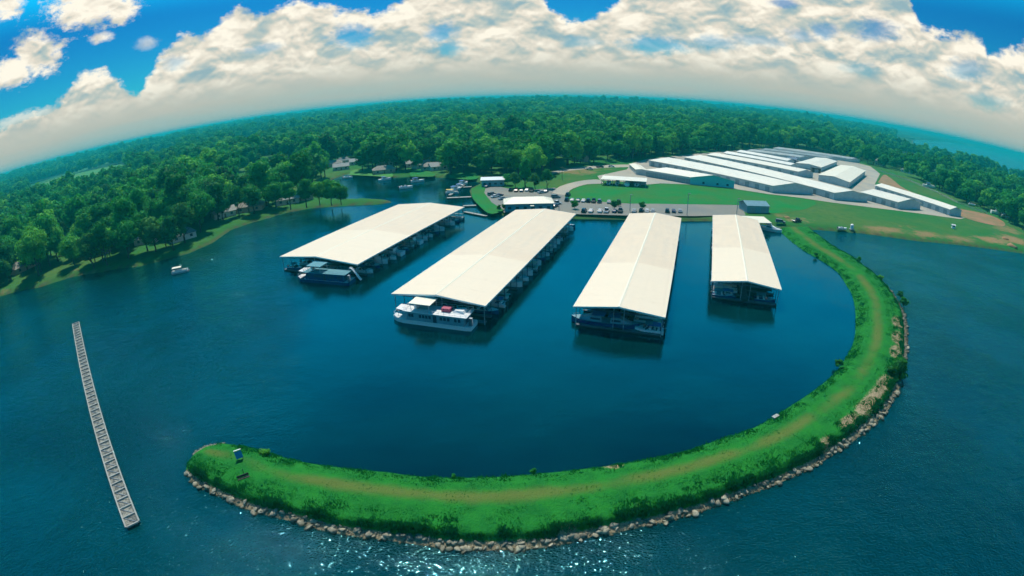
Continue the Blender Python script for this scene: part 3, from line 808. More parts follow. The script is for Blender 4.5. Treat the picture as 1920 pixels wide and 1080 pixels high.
near_protos = [tree_proto('tree', 1, 15, 12, 2600, .42, M['leaf']), tree_proto('tree', 2, 17, 11, 2600, .42, M['leaf'], lobes=17), tree_proto('tree', 3, 13, 12.5, 2400, .42, M['leaf'], lobes=12, base=.32),
               tree_proto('tree', 4, 18, 10, 2400, .42, M['leaf'], lobes=18, base=.2), tree_proto('tree', 5, 15, 13, 2600, .44, M['leaf'], lobes=15, base=.36)]
mid_protos = [tree_proto('tree', 11, 15, 12, 620, .85, M['leaf'], lobes=12), tree_proto('tree', 12, 17, 11, 620, .8, M['leaf'], lobes=13), tree_proto('tree', 13, 13, 12, 560, .85, M['leaf'], lobes=10),
              tree_proto('tree', 14, 18, 10, 560, .8, M['leaf'], lobes=14, base=.2)]
bright_protos = [tree_proto('tree', 21, 12, 9, 1500, .45, M['leaf2'], lobes=12), tree_proto('tree', 22, 14, 8, 1500, .42, M['leaf2'], lobes=12, base=.2)]
pine_proto = tree_proto('pine_tree', 31, 18, 9, 1400, .6, M['leaf'], lobes=20, base=.15, shape='pine')
P_LAB = {}

# where trees do not stand
def pp(l, z=GZ): return [at(a, b, z) for a, b in l]
clear = [
 pp([(875, 420), (875, 345), (893, 338), (960, 336), (1000, 336), (1040, 318), (1100, 309), (1150, 305), (1205, 296), (1300, 287), (1440, 277), (1500, 278), (1562, 292), (1630, 308), (1662, 317), (1712, 335), (1752, 354), (1796, 377), (1858, 398), (1906, 426), (1960, 450), (2100, 520), (1900, 520), (1400, 440)]),
 lane_poly,
 pp([(640, 330), (680, 322), (740, 322), (812, 320), (812, 335), (640, 340)]),
 pp([(655, 376), (660, 366), (760, 366), (760, 390), (655, 390)]),
 pp([(425, 437), (470, 405), (520, 394), (575, 384), (575, 395), (520, 404), (475, 421), (434, 440)]),
 pp([(180, 512), (220, 492), (262, 480), (310, 474), (330, 484), (310, 490), (262, 503), (217, 508)]),
]
glades = [(285, 458, 9), (118, 500, 10), (205, 470, 7), (420, 420, 7), (500, 398, 7), (1085, 300, 16), (560, 385, 5), (250, 330, 10)]
gl = [(*at(a, b, GZ), r) for a, b, r in glades]
def tree_ok(x, y, sd):
    ok = sd > np.where(fbm(x/22, y/22, 2, 66) > .5, 3.0, 9.0)
    for c_ in clear: ok &= ~inpoly(x, y, c_)
    for f_ in field_polys: ok &= ~inpoly(x, y, f_)
    for cx, cy, r in gl: ok &= np.hypot(x-cx, y-cy) > r
    return ok
# houses among the trees ------------------------------------------------------------
def house_proto(wall, roof, W, D, H, rise, hip=False):
    t = empty('house', (0, 0, -500), 0, 'small house', 'house')
    mb = MB(); mb.box(-W/2, W/2, -D/2, D/2, -1, H)
    if not hip:
        for s in (-1, 1): mb.add([(s*W/2, -D/2, H), (s*W/2, D/2, H), (s*W/2, 0, H+rise)], [(0, 1, 2)])
    mb.build('wall', M[wall], t)
    o_ = .5; r = MB(); x = W/2+o_; y = D/2+o_; zi = H-o_*rise/(D/2); rx = x if not hip else x-D*.45
    vs = [(-x, -y, zi), (x, -y, zi), (x, y, zi), (-x, y, zi), (-rx, 0, H+rise), (rx, 0, H+rise)]
    vt = [(a, b_, c_+.18) for a, b_, c_ in vs]
    r.add(vs+vt, [(6, 7, 11, 10), (8, 9, 10, 11), (7, 8, 11), (9, 6, 10), (0, 4, 5, 1), (2, 5, 4, 3), (1, 5, 2), (3, 4, 0), (0, 1, 7, 6), (1, 2, 8, 7), (2, 3, 9, 8), (3, 0, 6, 9)])
    ro = r.build('roof', M[roof], t)
    MB().box(W*.22, W*.22+.8, .2, 1.0, H+rise*.4, H+rise+.9).build('chimney', M['h_brick'], ro)
    for k in (-1, 1): MB().box(k*W*.3-.7, k*W*.3+.7, -D/2-.06, -D/2+.05, 1.0, 2.3).build('window', M['glass'], t)
    MB().box(-.5, .5, -D/2-.07, -D/2+.05, 0, 2.1).build('door', M['wood'], t)
    return t
hp = [house_proto('h_white', 'r_pale', 13, 7.5, 3.0, 2.2), house_proto('h_tan', 'r_tan', 16, 9, 3.0, 2.4, True), house_proto('h_brick', 'r_slate', 15, 9, 3.0, 2.6),
      house_proto('h_grey', 'r_pale', 12, 8, 5.4, 2.2), house_proto('h_white', 'r_slate', 13, 9, 3.0, 2.5, True)]
house_px = [(40, 374, 3), (70, 350, 3), (85, 390, 0), (30, 368, 0), (122, 367, 1), (150, 415, 0), (172, 370, 0), (228, 398, 0), (262, 343, 1), (250, 338, 0), (290, 350, 2), (282, 317, 0), (300, 312, 3), (148, 462, 4), (45, 500, 1),
            (190, 447, 4), (216, 438, 0), (240, 435, 0), (137, 466, 1), (188, 470, 3), (278, 448, 0), (342, 442, 4), (420, 400, 0), (470, 388, 1), (460, 344, 0), (492, 342, 3), (540, 375, 0), (560, 370, 1), (500, 330, 2), (330, 306, 0), (355, 308, 3), (400, 300, 0),
            (412, 268, 3), (395, 275, 1), (600, 302, 0), (625, 306, 1), (640, 312, 0), (645, 300, 4), (670, 302, 0), (722, 305, 3), (690, 300, 1), (790, 308, 0), (812, 312, 1), (868, 298, 3), (822, 312, 0), (776, 306, 0), (720, 318, 1),
            (1060, 286, 0), (1088, 296, 3), (1160, 304, 0), (1530, 280, 0), (1590, 284, 1), (1620, 282, 0), (1640, 290, 4), (1650, 304, 3), (1700, 305, 0), (1560, 268, 0), (1600, 262, 3), (1760, 330, 0), (1880, 330, 1), (1700, 318, 4), (1480, 262, 0), (545, 262, 0), (520, 272, 3), (560, 250, 1), (700, 262, 3), (940, 250, 0)]
hcol = ['white walled pale roofed house', 'tan house with a hipped tan roof', 'brick house with a slate grey roof', 'two storey grey house with pale roof', 'white house with dark hipped roof']
hpos = []
def in_any(x, y):
    return any(inpoly(np.array([x]), np.array([y]), c_)[0] for c_ in clear[:1])
used_h = set()
for i, (px, py, k) in enumerate(house_px):
    x, y = at(px, py+6, GZ)
    if math.hypot(x, y) > 1500: x, y = x*1500/math.hypot(x, y), y*1500/math.hypot(x, y)
    sd = float(land_sd(np.array([x]), np.array([y]))[0])
    if sd < 8 or in_any(x, y): continue
    z = float(ground_z(np.array([x]), np.array([y]), np.array([sd]))[0])
    rz = math.atan2(-x, y)+random.uniform(-.6, .6)
    where = 'on the wooded left bank' if px < 420 and py > 330 else 'among trees beyond the left bank' if px < 600 else 'on the far shore behind the cove' if px < 900 else 'in the woods behind the parking lot' if px < 1200 else 'in the trees behind the storage sheds'
    lab = hcol[k]+' '+where
    if k not in used_h: o = hp[k]; o.location = (x, y, z); o.rotation_euler = (0, 0, rz); used_h.add(k); tag(o, lab, 'house', 'houses among the trees')
    else: o = dup(hp[k], (x, y, z), rz, lab, 'houses among the trees')
    hpos.append((x, y))
for k in range(5):
    if k not in used_h: hp[k].location = (*at(500, 340, GZ), GZ)
hpos = np.array(hpos)

# tree positions -----------------------------------------------------------------
def scatter(r0, r1, a0, a1, cell, jit=.42, seed=0):
    """jittered grid in rings"""
    rs = np.random.default_rng(seed); out = []
    n = int(2*r1/cell)+2
    g = (np.arange(n)-n/2)*cell
    x = g[None, :]+rs.uniform(-jit, jit, (n//2+2, n))*cell; y = (np.arange(n//2+2)*cell)[:, None]+rs.uniform(-jit, jit, (n//2+2, n))*cell
    x, y = x.ravel(), y.ravel(); r = np.hypot(x, y); a = np.degrees(np.arctan2(x, y))
    k = (r > r0) & (r <= r1) & (a > a0) & (a < a1)
    return x[k], y[k]
TX, TY, TS = [], [], []
def az_all(x, y): return np.degrees(np.arctan2(x, y))
for (r0, r1, cell, sc_) in [(150, 620, 9.0, 1.32), (620, 1100, 11.0, 1.4), (1100, 2300, 14.5, 1.6), (2300, 4300, 24.0, 2.2)]:
    x, y = scatter(r0, r1, -76, 74, cell, seed=int(r0))
    sd = land_sd(x, y); ok = tree_ok(x, y, sd)
    # residential gaps on the left, denser wood in the middle
    g_ = fbm(x/38.0, y/38.0, 3, 77); a = np.degrees(np.arctan2(x, y))
    ok &= ~((a > 43) & (np.hypot(x, y) > 1290) & (np.hypot(x, y) < 4500))
    ok &= (fbm(x/240.0, y/300.0, 2, 41) < .64) | (np.hypot(x, y) < 700)
    thr = np.where(a < -16, 0.43, 0.27); thr = np.where(a > 34, 0.34, thr)
    ok &= g_ > thr
    if len(hpos):
        for hx, hy in hpos:
            hr = math.hypot(hx, hy)
            # open a view towards each house from the water side
            ux, uy = -hx/hr, -hy/hr; al = (x-hx)*ux+(y-hy)*uy; pe = np.abs(-(x-hx)*uy+(y-hy)*ux)
            ok &= ~((np.hypot(x-hx, y-hy) < 9.5) | ((al > 0) & (al < (9 if hr > 300 else 0)) & (pe < 6)))
    x, y, sd = x[ok], y[ok], sd[ok]
    TX.append(x); TY.append(y); TS.append(np.full(len(x), sc_))
TX, TY, TS = map(np.concatenate, (TX, TY, TS))
TSD = land_sd(TX, TY); TZ = ground_z(TX, TY, TSD)-0.1
TR = np.hypot(TX, TY)
clump = fbm(TX/60, TY/60, 3, 31)
TS = TS*rng.uniform(.62, 1.2, len(TX))*(0.68+0.62*clump)*np.where(az_all(TX, TY) > 36, .82, 1.0)
near_bank = TSD < 18
TS = np.where((TR < 450) & near_bank, TS*0.95, TS)
# individuals: the ones that show largest: first rows along the water, then the nearest of the rest
open_sd = TSD.copy()
dclear = np.minimum(open_sd, segdist(TX, TY, clear[0][2:22]))
score = TS*15/np.hypot(TR, CAM_H)*np.where(dclear < 14, 2.2, np.where(dclear < 30, 1.3, 1.0))
az_t = np.degrees(np.arctan2(TX, TY)); vis = (az_t > -62) & (az_t < 62)
score = np.where(vis, score, score*0.01)
order = np.argsort(-score); ind = order[:270]; rest = order[270:]
def zone(x, y, sd, dc, i, bright=False):
    a = math.degrees(math.atan2(x, y)); r = math.hypot(x, y); s = TS[i]
    q = ('bright ' if bright else '')+('tall' if s > 1.35 else 'low' if s < .95 else 'middling')+' green tree '
    row = 'in the front row ' if min(sd, dc) < 9 else 'behind the front row '
    if a < -57: return q+row+'at the very left edge of the picture', 'trees at the far left'
    if a < -50: return q+row+'beyond the floating pontoon', 'trees at the far left'
    if a < -44: return q+row+'left of the drifting pontoon boat', 'trees on the left bank'
    if a < -38: return q+row+'behind the drifting pontoon boat', 'trees on the left bank'
    if a < -32: return q+row+'right of the drifting pontoon boat', 'trees on the left bank'
    if a < -25 and r < 330: return q+row+'where the bank bends toward the point', 'trees near the point'
    if a < -19 and r < 330: return q+row+'crowding the wooded point', 'trees near the point'
    if a < -19: return q+'in the wood beyond the left bank', 'trees beyond the left bank'
    if a < -11: return q+row+'left of the white cove boats', 'trees behind the cove'
    if a < -3: return q+row+'on the far shore behind the fuel pier', 'trees behind the cove'
    if a < 4: return q+row+'of the wood above the marina store', 'trees behind the parking lot'
    if a < 11: return q+row+'of the wood above the pale road', 'trees behind the parking lot'
    if a < 17: return q+row+'of the wood above the open shelter', 'trees behind the parking lot'
    if a < 24: return q+row+'behind the first storage sheds', 'trees behind the storage sheds'
    if a < 31: return q+row+'of the wood behind the rearmost sheds', 'trees behind the storage sheds'
    if a < 40: return q+row+'above the big warehouse', 'trees right of the storage sheds'
    if a < 47: return q+row+'along the middle of the pale fence', 'trees right of the storage sheds'
    return q+row+'at the right edge beyond the fence', 'trees right of the storage sheds'
done = set()
for j, i in enumerate(ind):
    r = TR[i]
    pl = near_protos if r < 330 else mid_protos
    k = random.randrange(len(pl)); pr = pl[k]
    br_ = r < 330 and random.random() < .10
    if br_: pr = bright_protos[j % 2]
    lab, grp = zone(TX[i], TY[i], TSD[i], dclear[i], i, br_)
    s = TS[i]; loc = (TX[i], TY[i], TZ[i]); rz = random.uniform(0, 6.28)
    if pr.name not in done:
        done.add(pr.name); KIDS[pr.name] = [(c_, []) for c_ in pr.children]
        pr.location = loc; pr.rotation_euler = (0, 0, rz); pr.scale = (s, s, s); tag(pr, lab, 'tree', grp)
    else: dup(pr, loc, rz, lab, grp, scale=(s*random.uniform(.9, 1.15), s*random.uniform(.9, 1.15), s*random.uniform(.85, 1.15)))
# single trees one can point to
def one_tree(px, py, pr, s, label, z=GZ, cat='tree'):
    x, y = at(px, py, z); loc = (x, y, z-.1); rz = random.uniform(0, 6)
    if pr.name not in done:
        done.add(pr.name); KIDS[pr.name] = [(c_, []) for c_ in pr.children]
        pr.location = loc; pr.rotation_euler = (0, 0, rz); pr.scale = (s,)*3; o = pr
    else: o = dup(pr, loc, rz, label, None, scale=s)
    if 'group' in o: del o['group']
    return tag(o, label, cat)
one_tree(640, 383, near_protos[2], .78, 'round green tree at the end of the wooded point, rightmost before the grass spit')
one_tree(622, 384, near_protos[0], .9, 'broad tree second from the tip of the wooded point')
one_tree(600, 384, near_protos[4], .85, 'spreading tree standing at the narrow neck of the wooded point')
one_tree(575, 388, near_protos[1], .9, 'tall tree on the wooded point left of the spreading one')
one_tree(545, 392, near_protos[3], .85, 'narrow tall dark tree at the water edge of the wooded point')
one_tree(985, 350, pine_proto, .95, 'tall pointed green tree beside the white marina building')
one_tree(966, 352, bright_protos[0], .7, 'small bright tree between the marina building and the tall pointed tree')
one_tree(1003, 356, bright_protos[1], .75, 'yellow green tree right of the tall pointed tree')
one_tree(1026, 353, near_protos[3], .62, 'dark narrow tree at the right end of the marina tree row')
one_tree(952, 347, near_protos[2], .5, 'low dark tree in front of the marina building')
one_tree(1088, 306, bright_protos[0], 1.25, 'bright yellow green tree in the gap of the wood edge')
one_tree(1106, 306, bright_protos[1], 1.0, 'small bright tree right of the yellow green one in the wood gap')
one_tree(1077, 392, near_protos[2], .30, 'small round tree at the left end of the front parking row')
one_tree(1152, 394, near_protos[4], .30, 'small round tree in the middle of the front parking row')
one_tree(1204, 394, near_protos[0], .27, 'small round tree behind the third dock roof')
for i_, (px, py) in enumerate([(936, 396), (945, 394), (1160, 386)]):
    one_tree(px, py, bright_protos[i_ % 2], .24, ['low bush at the water corner left of the hip roofed store', 'low bush touching the left wall of the hip roofed store', 'small bush between the two parking rows'][i_], cat='bush')

# forest as one mass: instances of the crowns above
fi = rest
pts_me = bpy.data.meshes.new('forest'); n = len(fi); pts_me.vertices.add(n)
pts_me.vertices.foreach_set('co', np.c_[TX[fi], TY[fi], TZ[fi]].astype(np.float32).ravel())
for an, av in (('scl', TS[fi]), ('rot', rng.uniform(0, 6.28, n))):
    a = pts_me.attributes.new(an, 'FLOAT', 'POINT'); a.data.foreach_set('value', av.astype(np.float32))
a = pts_me.attributes.new('var', 'INT', 'POINT')
var = np.where(TR[fi] < 330, rng.integers(0, 4, n), rng.integers(4, 8, n)); var = np.where(rng.random(n) < .10, 8, var); a.data.foreach_set('value', var.astype(np.int32))
forest = bpy.data.objects.new('forest', pts_me); COL.objects.link(forest)
tag(forest, 'dense green woodland reaching from the lake shore back to the horizon', 'forest', kind='stuff')
ng = bpy.data.node_groups.new('forest_instances', 'GeometryNodeTree')
ng.interface.new_socket('Geometry', in_out='INPUT', socket_type='NodeSocketGeometry'); ng.interface.new_socket('Geometry', in_out='OUTPUT', socket_type='NodeSocketGeometry')
gi = ng.nodes.new('NodeGroupInput'); go = ng.nodes.new('NodeGroupOutput'); jn = ng.nodes.new('GeometryNodeJoinGeometry')
def gattr(nm, dt):
    nd = ng.nodes.new('GeometryNodeInputNamedAttribute'); nd.data_type = dt; nd.inputs['Name'].default_value = nm; return nd.outputs['Attribute']
gs, gr_, gv = gattr('scl', 'FLOAT'), gattr('rot', 'FLOAT'), gattr('var', 'INT')
cx = ng.nodes.new('ShaderNodeCombineXYZ'); ng.links.new(gr_, cx.inputs[2])
crowns = [next(c_ for c_ in t.children if c_.name.startswith('crown')) for t in near_protos[:4]+mid_protos]+[next(c_ for c_ in bright_protos[0].children if c_.name.startswith('crown'))]
for k, cr_ in enumerate(crowns):
    oi = ng.nodes.new('GeometryNodeObjectInfo'); oi.inputs['Object'].default_value = cr_; oi.inputs['As Instance'].default_value = True; oi.transform_space = 'ORIGINAL'
    cmp = ng.nodes.new('FunctionNodeCompare'); cmp.data_type = 'INT'; cmp.operation = 'EQUAL'; ng.links.new(gv, cmp.inputs[2]); cmp.inputs[3].default_value = k
    ip = ng.nodes.new('GeometryNodeInstanceOnPoints'); ng.links.new(gi.outputs[0], ip.inputs['Points']); ng.links.new(cmp.outputs[0], ip.inputs['Selection'])
    ng.links.new(oi.outputs['Geometry'], ip.inputs['Instance']); ng.links.new(cx.outputs[0], ip.inputs['Rotation']); ng.links.new(gs, ip.inputs['Scale'])
    ng.links.new(ip.outputs[0], jn.inputs[0])
ng.links.new(jn.outputs[0], go.inputs[0])
md = forest.modifiers.new('instances', 'NODES'); md.node_group = ng
print('forest points', n)

# woodland seen as a canopy sheet from two kilometres on
fx, fy, ff = polar(1950, 30000, 260, -88, 88, 900)
fsd = land_sd(fx, fy)
fz = hills(fx, fy)*np.clip(fsd/120, 0, 1)+GZ+np.where(fsd > 12, 11+6*fbm(fx/32, fy/32, 3, 12)+np.clip((fx**2+fy**2)**.5/6000, 0, 1)*4*fbm(fx/260, fy/260, 3, 13), -8)
fz = np.where(fsd < 12, -3, fz)
fz = np.where(np.hypot(fx, fy) < 4300, fz-9, fz)
# clearings
clr = fbm(fx/330, fy/500, 3, 51)
fz = np.where((clr > 0.66) & (fsd > 12), fz-9, fz)
k = (fsd[ff] > 0).any(axis=1); ff = ff[k]
m = bpy.data.materials.new('distant_canopy'); m.use_nodes = True
nt = m.node_tree; N = NT(nt); b = nt.nodes['Principled BSDF']; v = N.n('ShaderNodeTexCoord').outputs['Object']
c = N.mix(N.sstep(N.math('ADD', N.math('MULTIPLY', N.noise(v, 0.03, 3, .6), .4), N.math('MULTIPLY', N.noise(v, 0.0035, 4, .65), .6)), .40, .60), (0.004, 0.035, 0.016), (0.03, 0.13, 0.03))  # dark tones stand in for the self-shadow that the flat sheet lacks
cl_ = N.n('ShaderNodeAttribute', attribute_name='clearing').outputs['Fac']
c = N.mix(N.math('MULTIPLY', cl_, 0.7), c, (0.10, 0.26, 0.08))
nt.links.new(c, b.inputs['Base Color']); b.inputs['Roughness'].default_value = .9; b.inputs['Specular IOR Level'].default_value = .1
tag(np_mesh('distant_woodland', np.c_[fx, fy, fz], ff, m, smooth=False, attrs={'clearing': np.clip((clr-.62)*12, 0, 1)}), 'distant wooded country fading to teal along the horizon', 'woodland', kind='stuff')

# bushes on the breakwater ------------------------------------------------
def bush_proto(seed):
    t = empty('shrub', (0, 0, -50), 0, 'shrub', 'shrub')
    v, f = crown_mesh(seed, 2.0, 2.6, 500, .16, lobes=8, base=.05, core=.8); np_mesh('foliage', v, f, M['leaf'], t)
    mb = MB()
    for a in range(4): mb.tube((0, 0, -.2), (math.cos(a*1.6)*.5, math.sin(a*1.6)*.5, 1.0), .06, .03, 5)
    mb.build('stem', M['bark'], t); return t
bp_ = [bush_proto(61), bush_proto(62)]
bs = [(1680, 706, 2.0, 'large dark shrub on the outer stones at the right of the breakwater'), (1686, 688, 1.3, 'shrub just above the large dark one on the outer bank'), (1694, 570, 1.2, 'shrub at the top of the tan outer bank, far right'),
      (1688, 556, 1.0, 'smaller shrub beside the topmost one on the outer bank'), (1572, 684, .8, 'shrub leaning over the inner water edge on the right'), (498, 852, .7, 'small shrub at the inner edge near the breakwater tip'),
      (1192, 958, .7, 'dark shrub above the stones at bottom right centre'), (1650, 524, .9, 'shrub on the outer bank of the upper right breakwater'), (1610, 488, .9, 'shrub on the outer bank nearest the shore end'),
      (1530, 478, .7, 'small shrub on the inner bank near the shore end'), (1000, 884, .4, 'pale weedy shrub at the inner water edge, centre'), (850, 892, .3, 'low weed clump at the inner water edge left of centre')]
for i, (px, py, s, lab) in enumerate(bs):
    x, y = at(px, py, 0.9); o = bp_[i] if i < 2 else dup(bp_[i % 2], (0, 0, 0), 0)
    o.location = (x, y, .6); o.rotation_euler = (0, 0, i*1.3); o.scale = (s, s, s); tag(o, lab, 'shrub', 'shrubs on the breakwater')
# ================================================================== boats
def hull_rings(L, W, H, bow=.62, n=9, draft=.35, flare=1.0):
    rings = []
    for i in range(n):
        u = i/(n-1); x = -L/2+L*u
        k = 1.0 if u < bow else max(0.03, math.cos((u-bow)/(1-bow)*math.pi/2)**.75)
        w = W/2*k; sheer = H*(1+.22*u*u)
        kee = -draft*(1-.8*max(0, (u-bow)/(1-bow)))
        rings.append([(x, -w, sheer), (x, -w*.86, .12), (x, -w*.3, kee), (x, w*.3, kee), (x, w*.86, .12), (x, w, sheer)])
    return rings
def deckplate(rings, z_in=.05, x0=None, x1=None, inset=.92):
    vs, fs = [], []
    rr = [r for r in rings if (x0 is None or r[0][0] >= x0) and (x1 is None or r[0][0] <= x1)]
    for r in rr: vs += [(r[0][0], r[0][1]*inset, r[0][2]-z_in), (r[5][0], r[5][1]*inset, r[5][2]-z_in)]
    for i in range(len(rr)-1): fs.append((2*i, 2*i+2, 2*i+3, 2*i+1))
    return vs, fs
def runabout(name, hullm, canm, L=7.0, W=2.5, canopy=True, cabin=False):
    t = empty(name, (0, 0, -50), 0, 'motor boat', 'boat')
    r = hull_rings(L, W, .95); mb = MB(); mb.loft(r); mb.build('hull', M[hullm], t)
    d = MB(); v, f = deckplate(r, -.02, x0=L*.08, inset=.97); d.add(v, f)
    for s in (-1, 1): d.box(-L*.46, L*.1, s*W*.42-.12, s*W*.42+.12, .93, 1.05)
    d.build('deck', M['white'], t)
    c = MB(); c.box(-L*.42, L*.06, -W*.38, W*.38, .955, .99); c.build('cockpit', M['navy'], t)
    for q_ in ((-L*.36, -L*.28, -W*.34, W*.34, .99, 1.35), (-L*.08, 0, W*.2-.25, W*.2+.25, .99, 1.5), (-L*.08, 0, -W*.2-.25, -W*.2+.25, .99, 1.5)): MB().box(*q_).build('seat', M['white'], t)
    g = MB(); g.add([(L*.13, -W*.42, 1.0), (L*.13, W*.42, 1.0), (L*.02, W*.36, 1.65), (L*.02, -W*.36, 1.65), (L*.09, -W*.42, 1.0), (L*.09, W*.42, 1.0), (-.01*L, W*.36, 1.65), (-.01*L, -W*.36, 1.65)],
                    [(0, 1, 2, 3), (7, 6, 5, 4), (3, 2, 6, 7), (0, 3, 7, 4), (2, 1, 5, 6)]); g.build('windshield', M['glass'], t)
    if cabin:
        k = MB(); k.loft([[(L*.02, -W*.36, .95), (L*.02, W*.36, .95), (L*.0, W*.3, 2.3), (L*.0, -W*.3, 2.3)], [(L*.26, -W*.3, .95), (L*.26, W*.3, .95), (L*.16, W*.26, 2.2), (L*.16, -W*.26, 2.2)]]); k.build('cabin', M['white'], t)
    if canopy:
        b = MB()
        for x in (-L*.34, L*.0):
            for s in (-1, 1): b.tube((x, s*W*.42, .95), (x, s*W*.38, 2.1), .03, n=5)
        cp_ = MB(); n = 6
        cp_.loft([[(-L*.38+ L*.42*i/n, -W*.42, 2.08+.12*math.sin(math.pi*i/n)), (-L*.38+L*.42*i/n, W*.42, 2.08+.12*math.sin(math.pi*i/n)), (-L*.38+L*.42*i/n, W*.42, 2.13+.12*math.sin(math.pi*i/n)), (-L*.38+L*.42*i/n, -W*.42, 2.13+.12*math.sin(math.pi*i/n))] for i in range(n+1)])
        for s in (-1, 1): b.bar((-L*.34, s*W*.40, 1.55), (0, s*W*.40, 1.55), .03)
        b.bar((-L*.34, -W*.38, 2.04), (-L*.34, W*.38, 2.04), .05)
        c2 = cp_.build('canopy', M[canm], t); b.build('frame', M['galv'], c2)
    mo = MB(); mo.box(-L*.5-.45, -L*.5+.05, -.28, .28, .55, 1.35); mo.box(-L*.5-.35, -L*.5-.1, -.08, .08, -.4, .6); mo.build('outboard_motor', M['black'], t)
    return t
def pontoon(name, canm, L=7.6, W=2.6):
    t = empty(name, (0, 0, -50), 0, 'pontoon boat', 'boat')
    for s in (-1, 1):
        m_ = MB(); m_.tube((-L/2, s*W*.36, .1), (L*.42, s*W*.36, .1), .32, n=10); m_.tube((L*.42, s*W*.36, .1), (L*.5, s*W*.36, .22), .32, .06, n=10); m_.build('float', M['galv'], t)
    MB().box(-L/2, L*.46, -W/2, W/2, .42, .52).build('deck', M['deck'], t)
    f = MB()
    for s in (-1, 1): f.box(-L*.48, L*.42, s*W*.47-.03, s*W*.47+.03, .56, 1.15)
    f.box(L*.42-.03, L*.42+.03, -W*.47, W*.47, .56, 1.15); f.box(-L*.48-.03, -L*.48+.03, -W*.47, W*.47, .56, 1.15); f.build('railing', M['white'], t)
    for q_ in ((-L*.45, -L*.35, -W*.42, W*.42), (L*.1, L*.38, W*.22, W*.42), (L*.1, L*.38, -W*.42, -W*.22)): MB().box(*q_, .52, 1.0).build('seat', M['cream'], t)
    b = MB()
    for x in (-L*.4, L*.05):
        for s in (-1, 1): b.tube((x, s*W*.46, 1.1), (x, s*W*.44, 2.35), .03, n=5)
    c = MB(); c.box(-L*.44, L*.09, -W*.48, W*.48, 2.35, 2.43); [b.bar((-L*.4, s*W*.45, 1.7), (L*.05, s*W*.45, 1.7), .04) for s in (-1, 1)]; b.bar((-L*.4, -W*.44, 2.3), (-L*.4, W*.44, 2.3), .05); c_ = c.build('canopy', M[canm], t); b.build('frame', M['galv'], c_)
    mo = MB(); mo.box(-L*.5-.4, -L*.5+.05, -.26, .26, .5, 1.25); mo.box(-L*.5-.3, -L*.5-.1, -.07, .07, -.4, .55); mo.build('outboard_motor', M['black'], t)
    return t
def cruiser(name, hullm, L=10.5, W=3.4):
    t = empty(name, (0, 0, -50), 0, 'cabin cruiser', 'boat')
    r = hull_rings(L, W, 1.35, draft=.5); MB().loft(r).build('hull', M[hullm], t)
    d = MB(); v, f = deckplate(r, -.02, inset=.97); d.add(v, f); d.build('deck', M['white'], t)
    k = MB(); k.loft([[(-L*.22, -W*.38, 1.3), (-L*.22, W*.38, 1.3), (-L*.2, W*.34, 2.6), (-L*.2, -W*.34, 2.6)], [(L*.12, -W*.36, 1.4), (L*.12, W*.36, 1.4), (L*.03, W*.3, 2.55), (L*.03, -W*.3, 2.55)], [(L*.30, -W*.2, 1.5), (L*.30, W*.2, 1.5), (L*.26, W*.14, 1.75), (L*.26, -W*.14, 1.75)]])
    cb = k.build('cabin', M['white'], t)
    for s in (-1, 1): MB().box(-L*.18, L*.04, s*W*.375-.03, s*W*.375+.03, 1.8, 2.3).build('window', M['glass'], cb)
    c = MB(); c.box(-L*.28, L*.02, -W*.38, W*.38, 2.95, 3.02); b = MB()
    for x in (-L*.26, 0):
        for s in (-1, 1): b.tube((x, s*W*.34, 2.5), (x, s*W*.35, 2.95), .03, n=5)
    for s in (-1, 1): b.bar((-L*.26, s*W*.345, 2.72), (0, s*W*.345, 2.72), .04)
    b.bar((-L*.26, -W*.35, 2.9), (-L*.26, W*.35, 2.9), .05); c_ = c.build('canopy', M['blue'], t); b.build('frame', M['galv'], c_)
    ra = MB()
    for s in (-1, 1):
        ra.tube((L*.0, s*W*.47, 2.0), (L*.46, s*W*.08, 2.3), .025, n=4)
        for x, y in ((L*.05, .46), (L*.2, .42), (L*.36, .24)): ra.tube((x, s*W*y, 1.4), (x, s*W*y, 2.1), .02, n=4)
    ra.build('railing', M['galv'], t)
    return t
boatP = [runabout('motor_boat', 'white', 'blue'), runabout('motor_boat', 'navy', 'tealcanvas', 6.4), pontoon('pontoon_boat', 'cream'), cruiser('cabin_cruiser', 'white'), runabout('motor_boat', 'white', 'white', 6.6, canopy=False), cruiser('cabin_cruiser', 'white', 9.6, 3.2)]
kidsdone = set()
def place(pr, loc, rz, label, cat='boat', group=None, scale=None, swap=None):
    if pr.name not in kidsdone:
        kidsdone.add(pr.name)
        def rec(o): return [(c_, rec(c_)) for c_ in o.children]
        KIDS[pr.name] = rec(pr)
        if not swap:
            pr.location = loc; pr.rotation_euler = (0, 0, rz)
            if scale: pr.scale = (scale,)*3
            return tag(pr, label, cat, group)
        o = dup(pr, loc, rz, label, group, scale, swap); kidsdone.discard(pr.name); o['category'] = cat; return o
    o = dup(pr, loc, rz, label, group, scale, swap); o['category'] = cat
    return o

# ================================================================== covered docks
roofm = bpy.data.materials.new('dock_roof_metal'); roofm.use_nodes = True
nt = roofm.node_tree; N = NT(nt); b = nt.nodes['Principled BSDF']; v = N.n('ShaderNodeTexCoord').outputs['Object']
sp = N.n('ShaderNodeSeparateXYZ', ins={0: v})
stain = N.noise(N.mapping(v, (1, .22, 1)), .5, 4, .6); pan = N.noise(N.mapping(v, (.05, 1.0, 1)), .33, 2, .5)
c = N.mix(N.sstep(stain, .35, .7), (0.75, 0.62, 0.46), (0.69, 0.585, 0.45))
c = N.mix(N.math('MULTIPLY', N.sstep(pan, .4, .62), .35), c, (0.70, 0.55, 0.40))
near_pale = N.math('SUBTRACT', 1.0, N.sstep(N.math('ADD', sp.outputs[1], N.math('MULTIPLY', N.math('SUBTRACT', stain, .5), 1.0)), 32.0, 33.0))  # roof is paler over the stretch at the near end
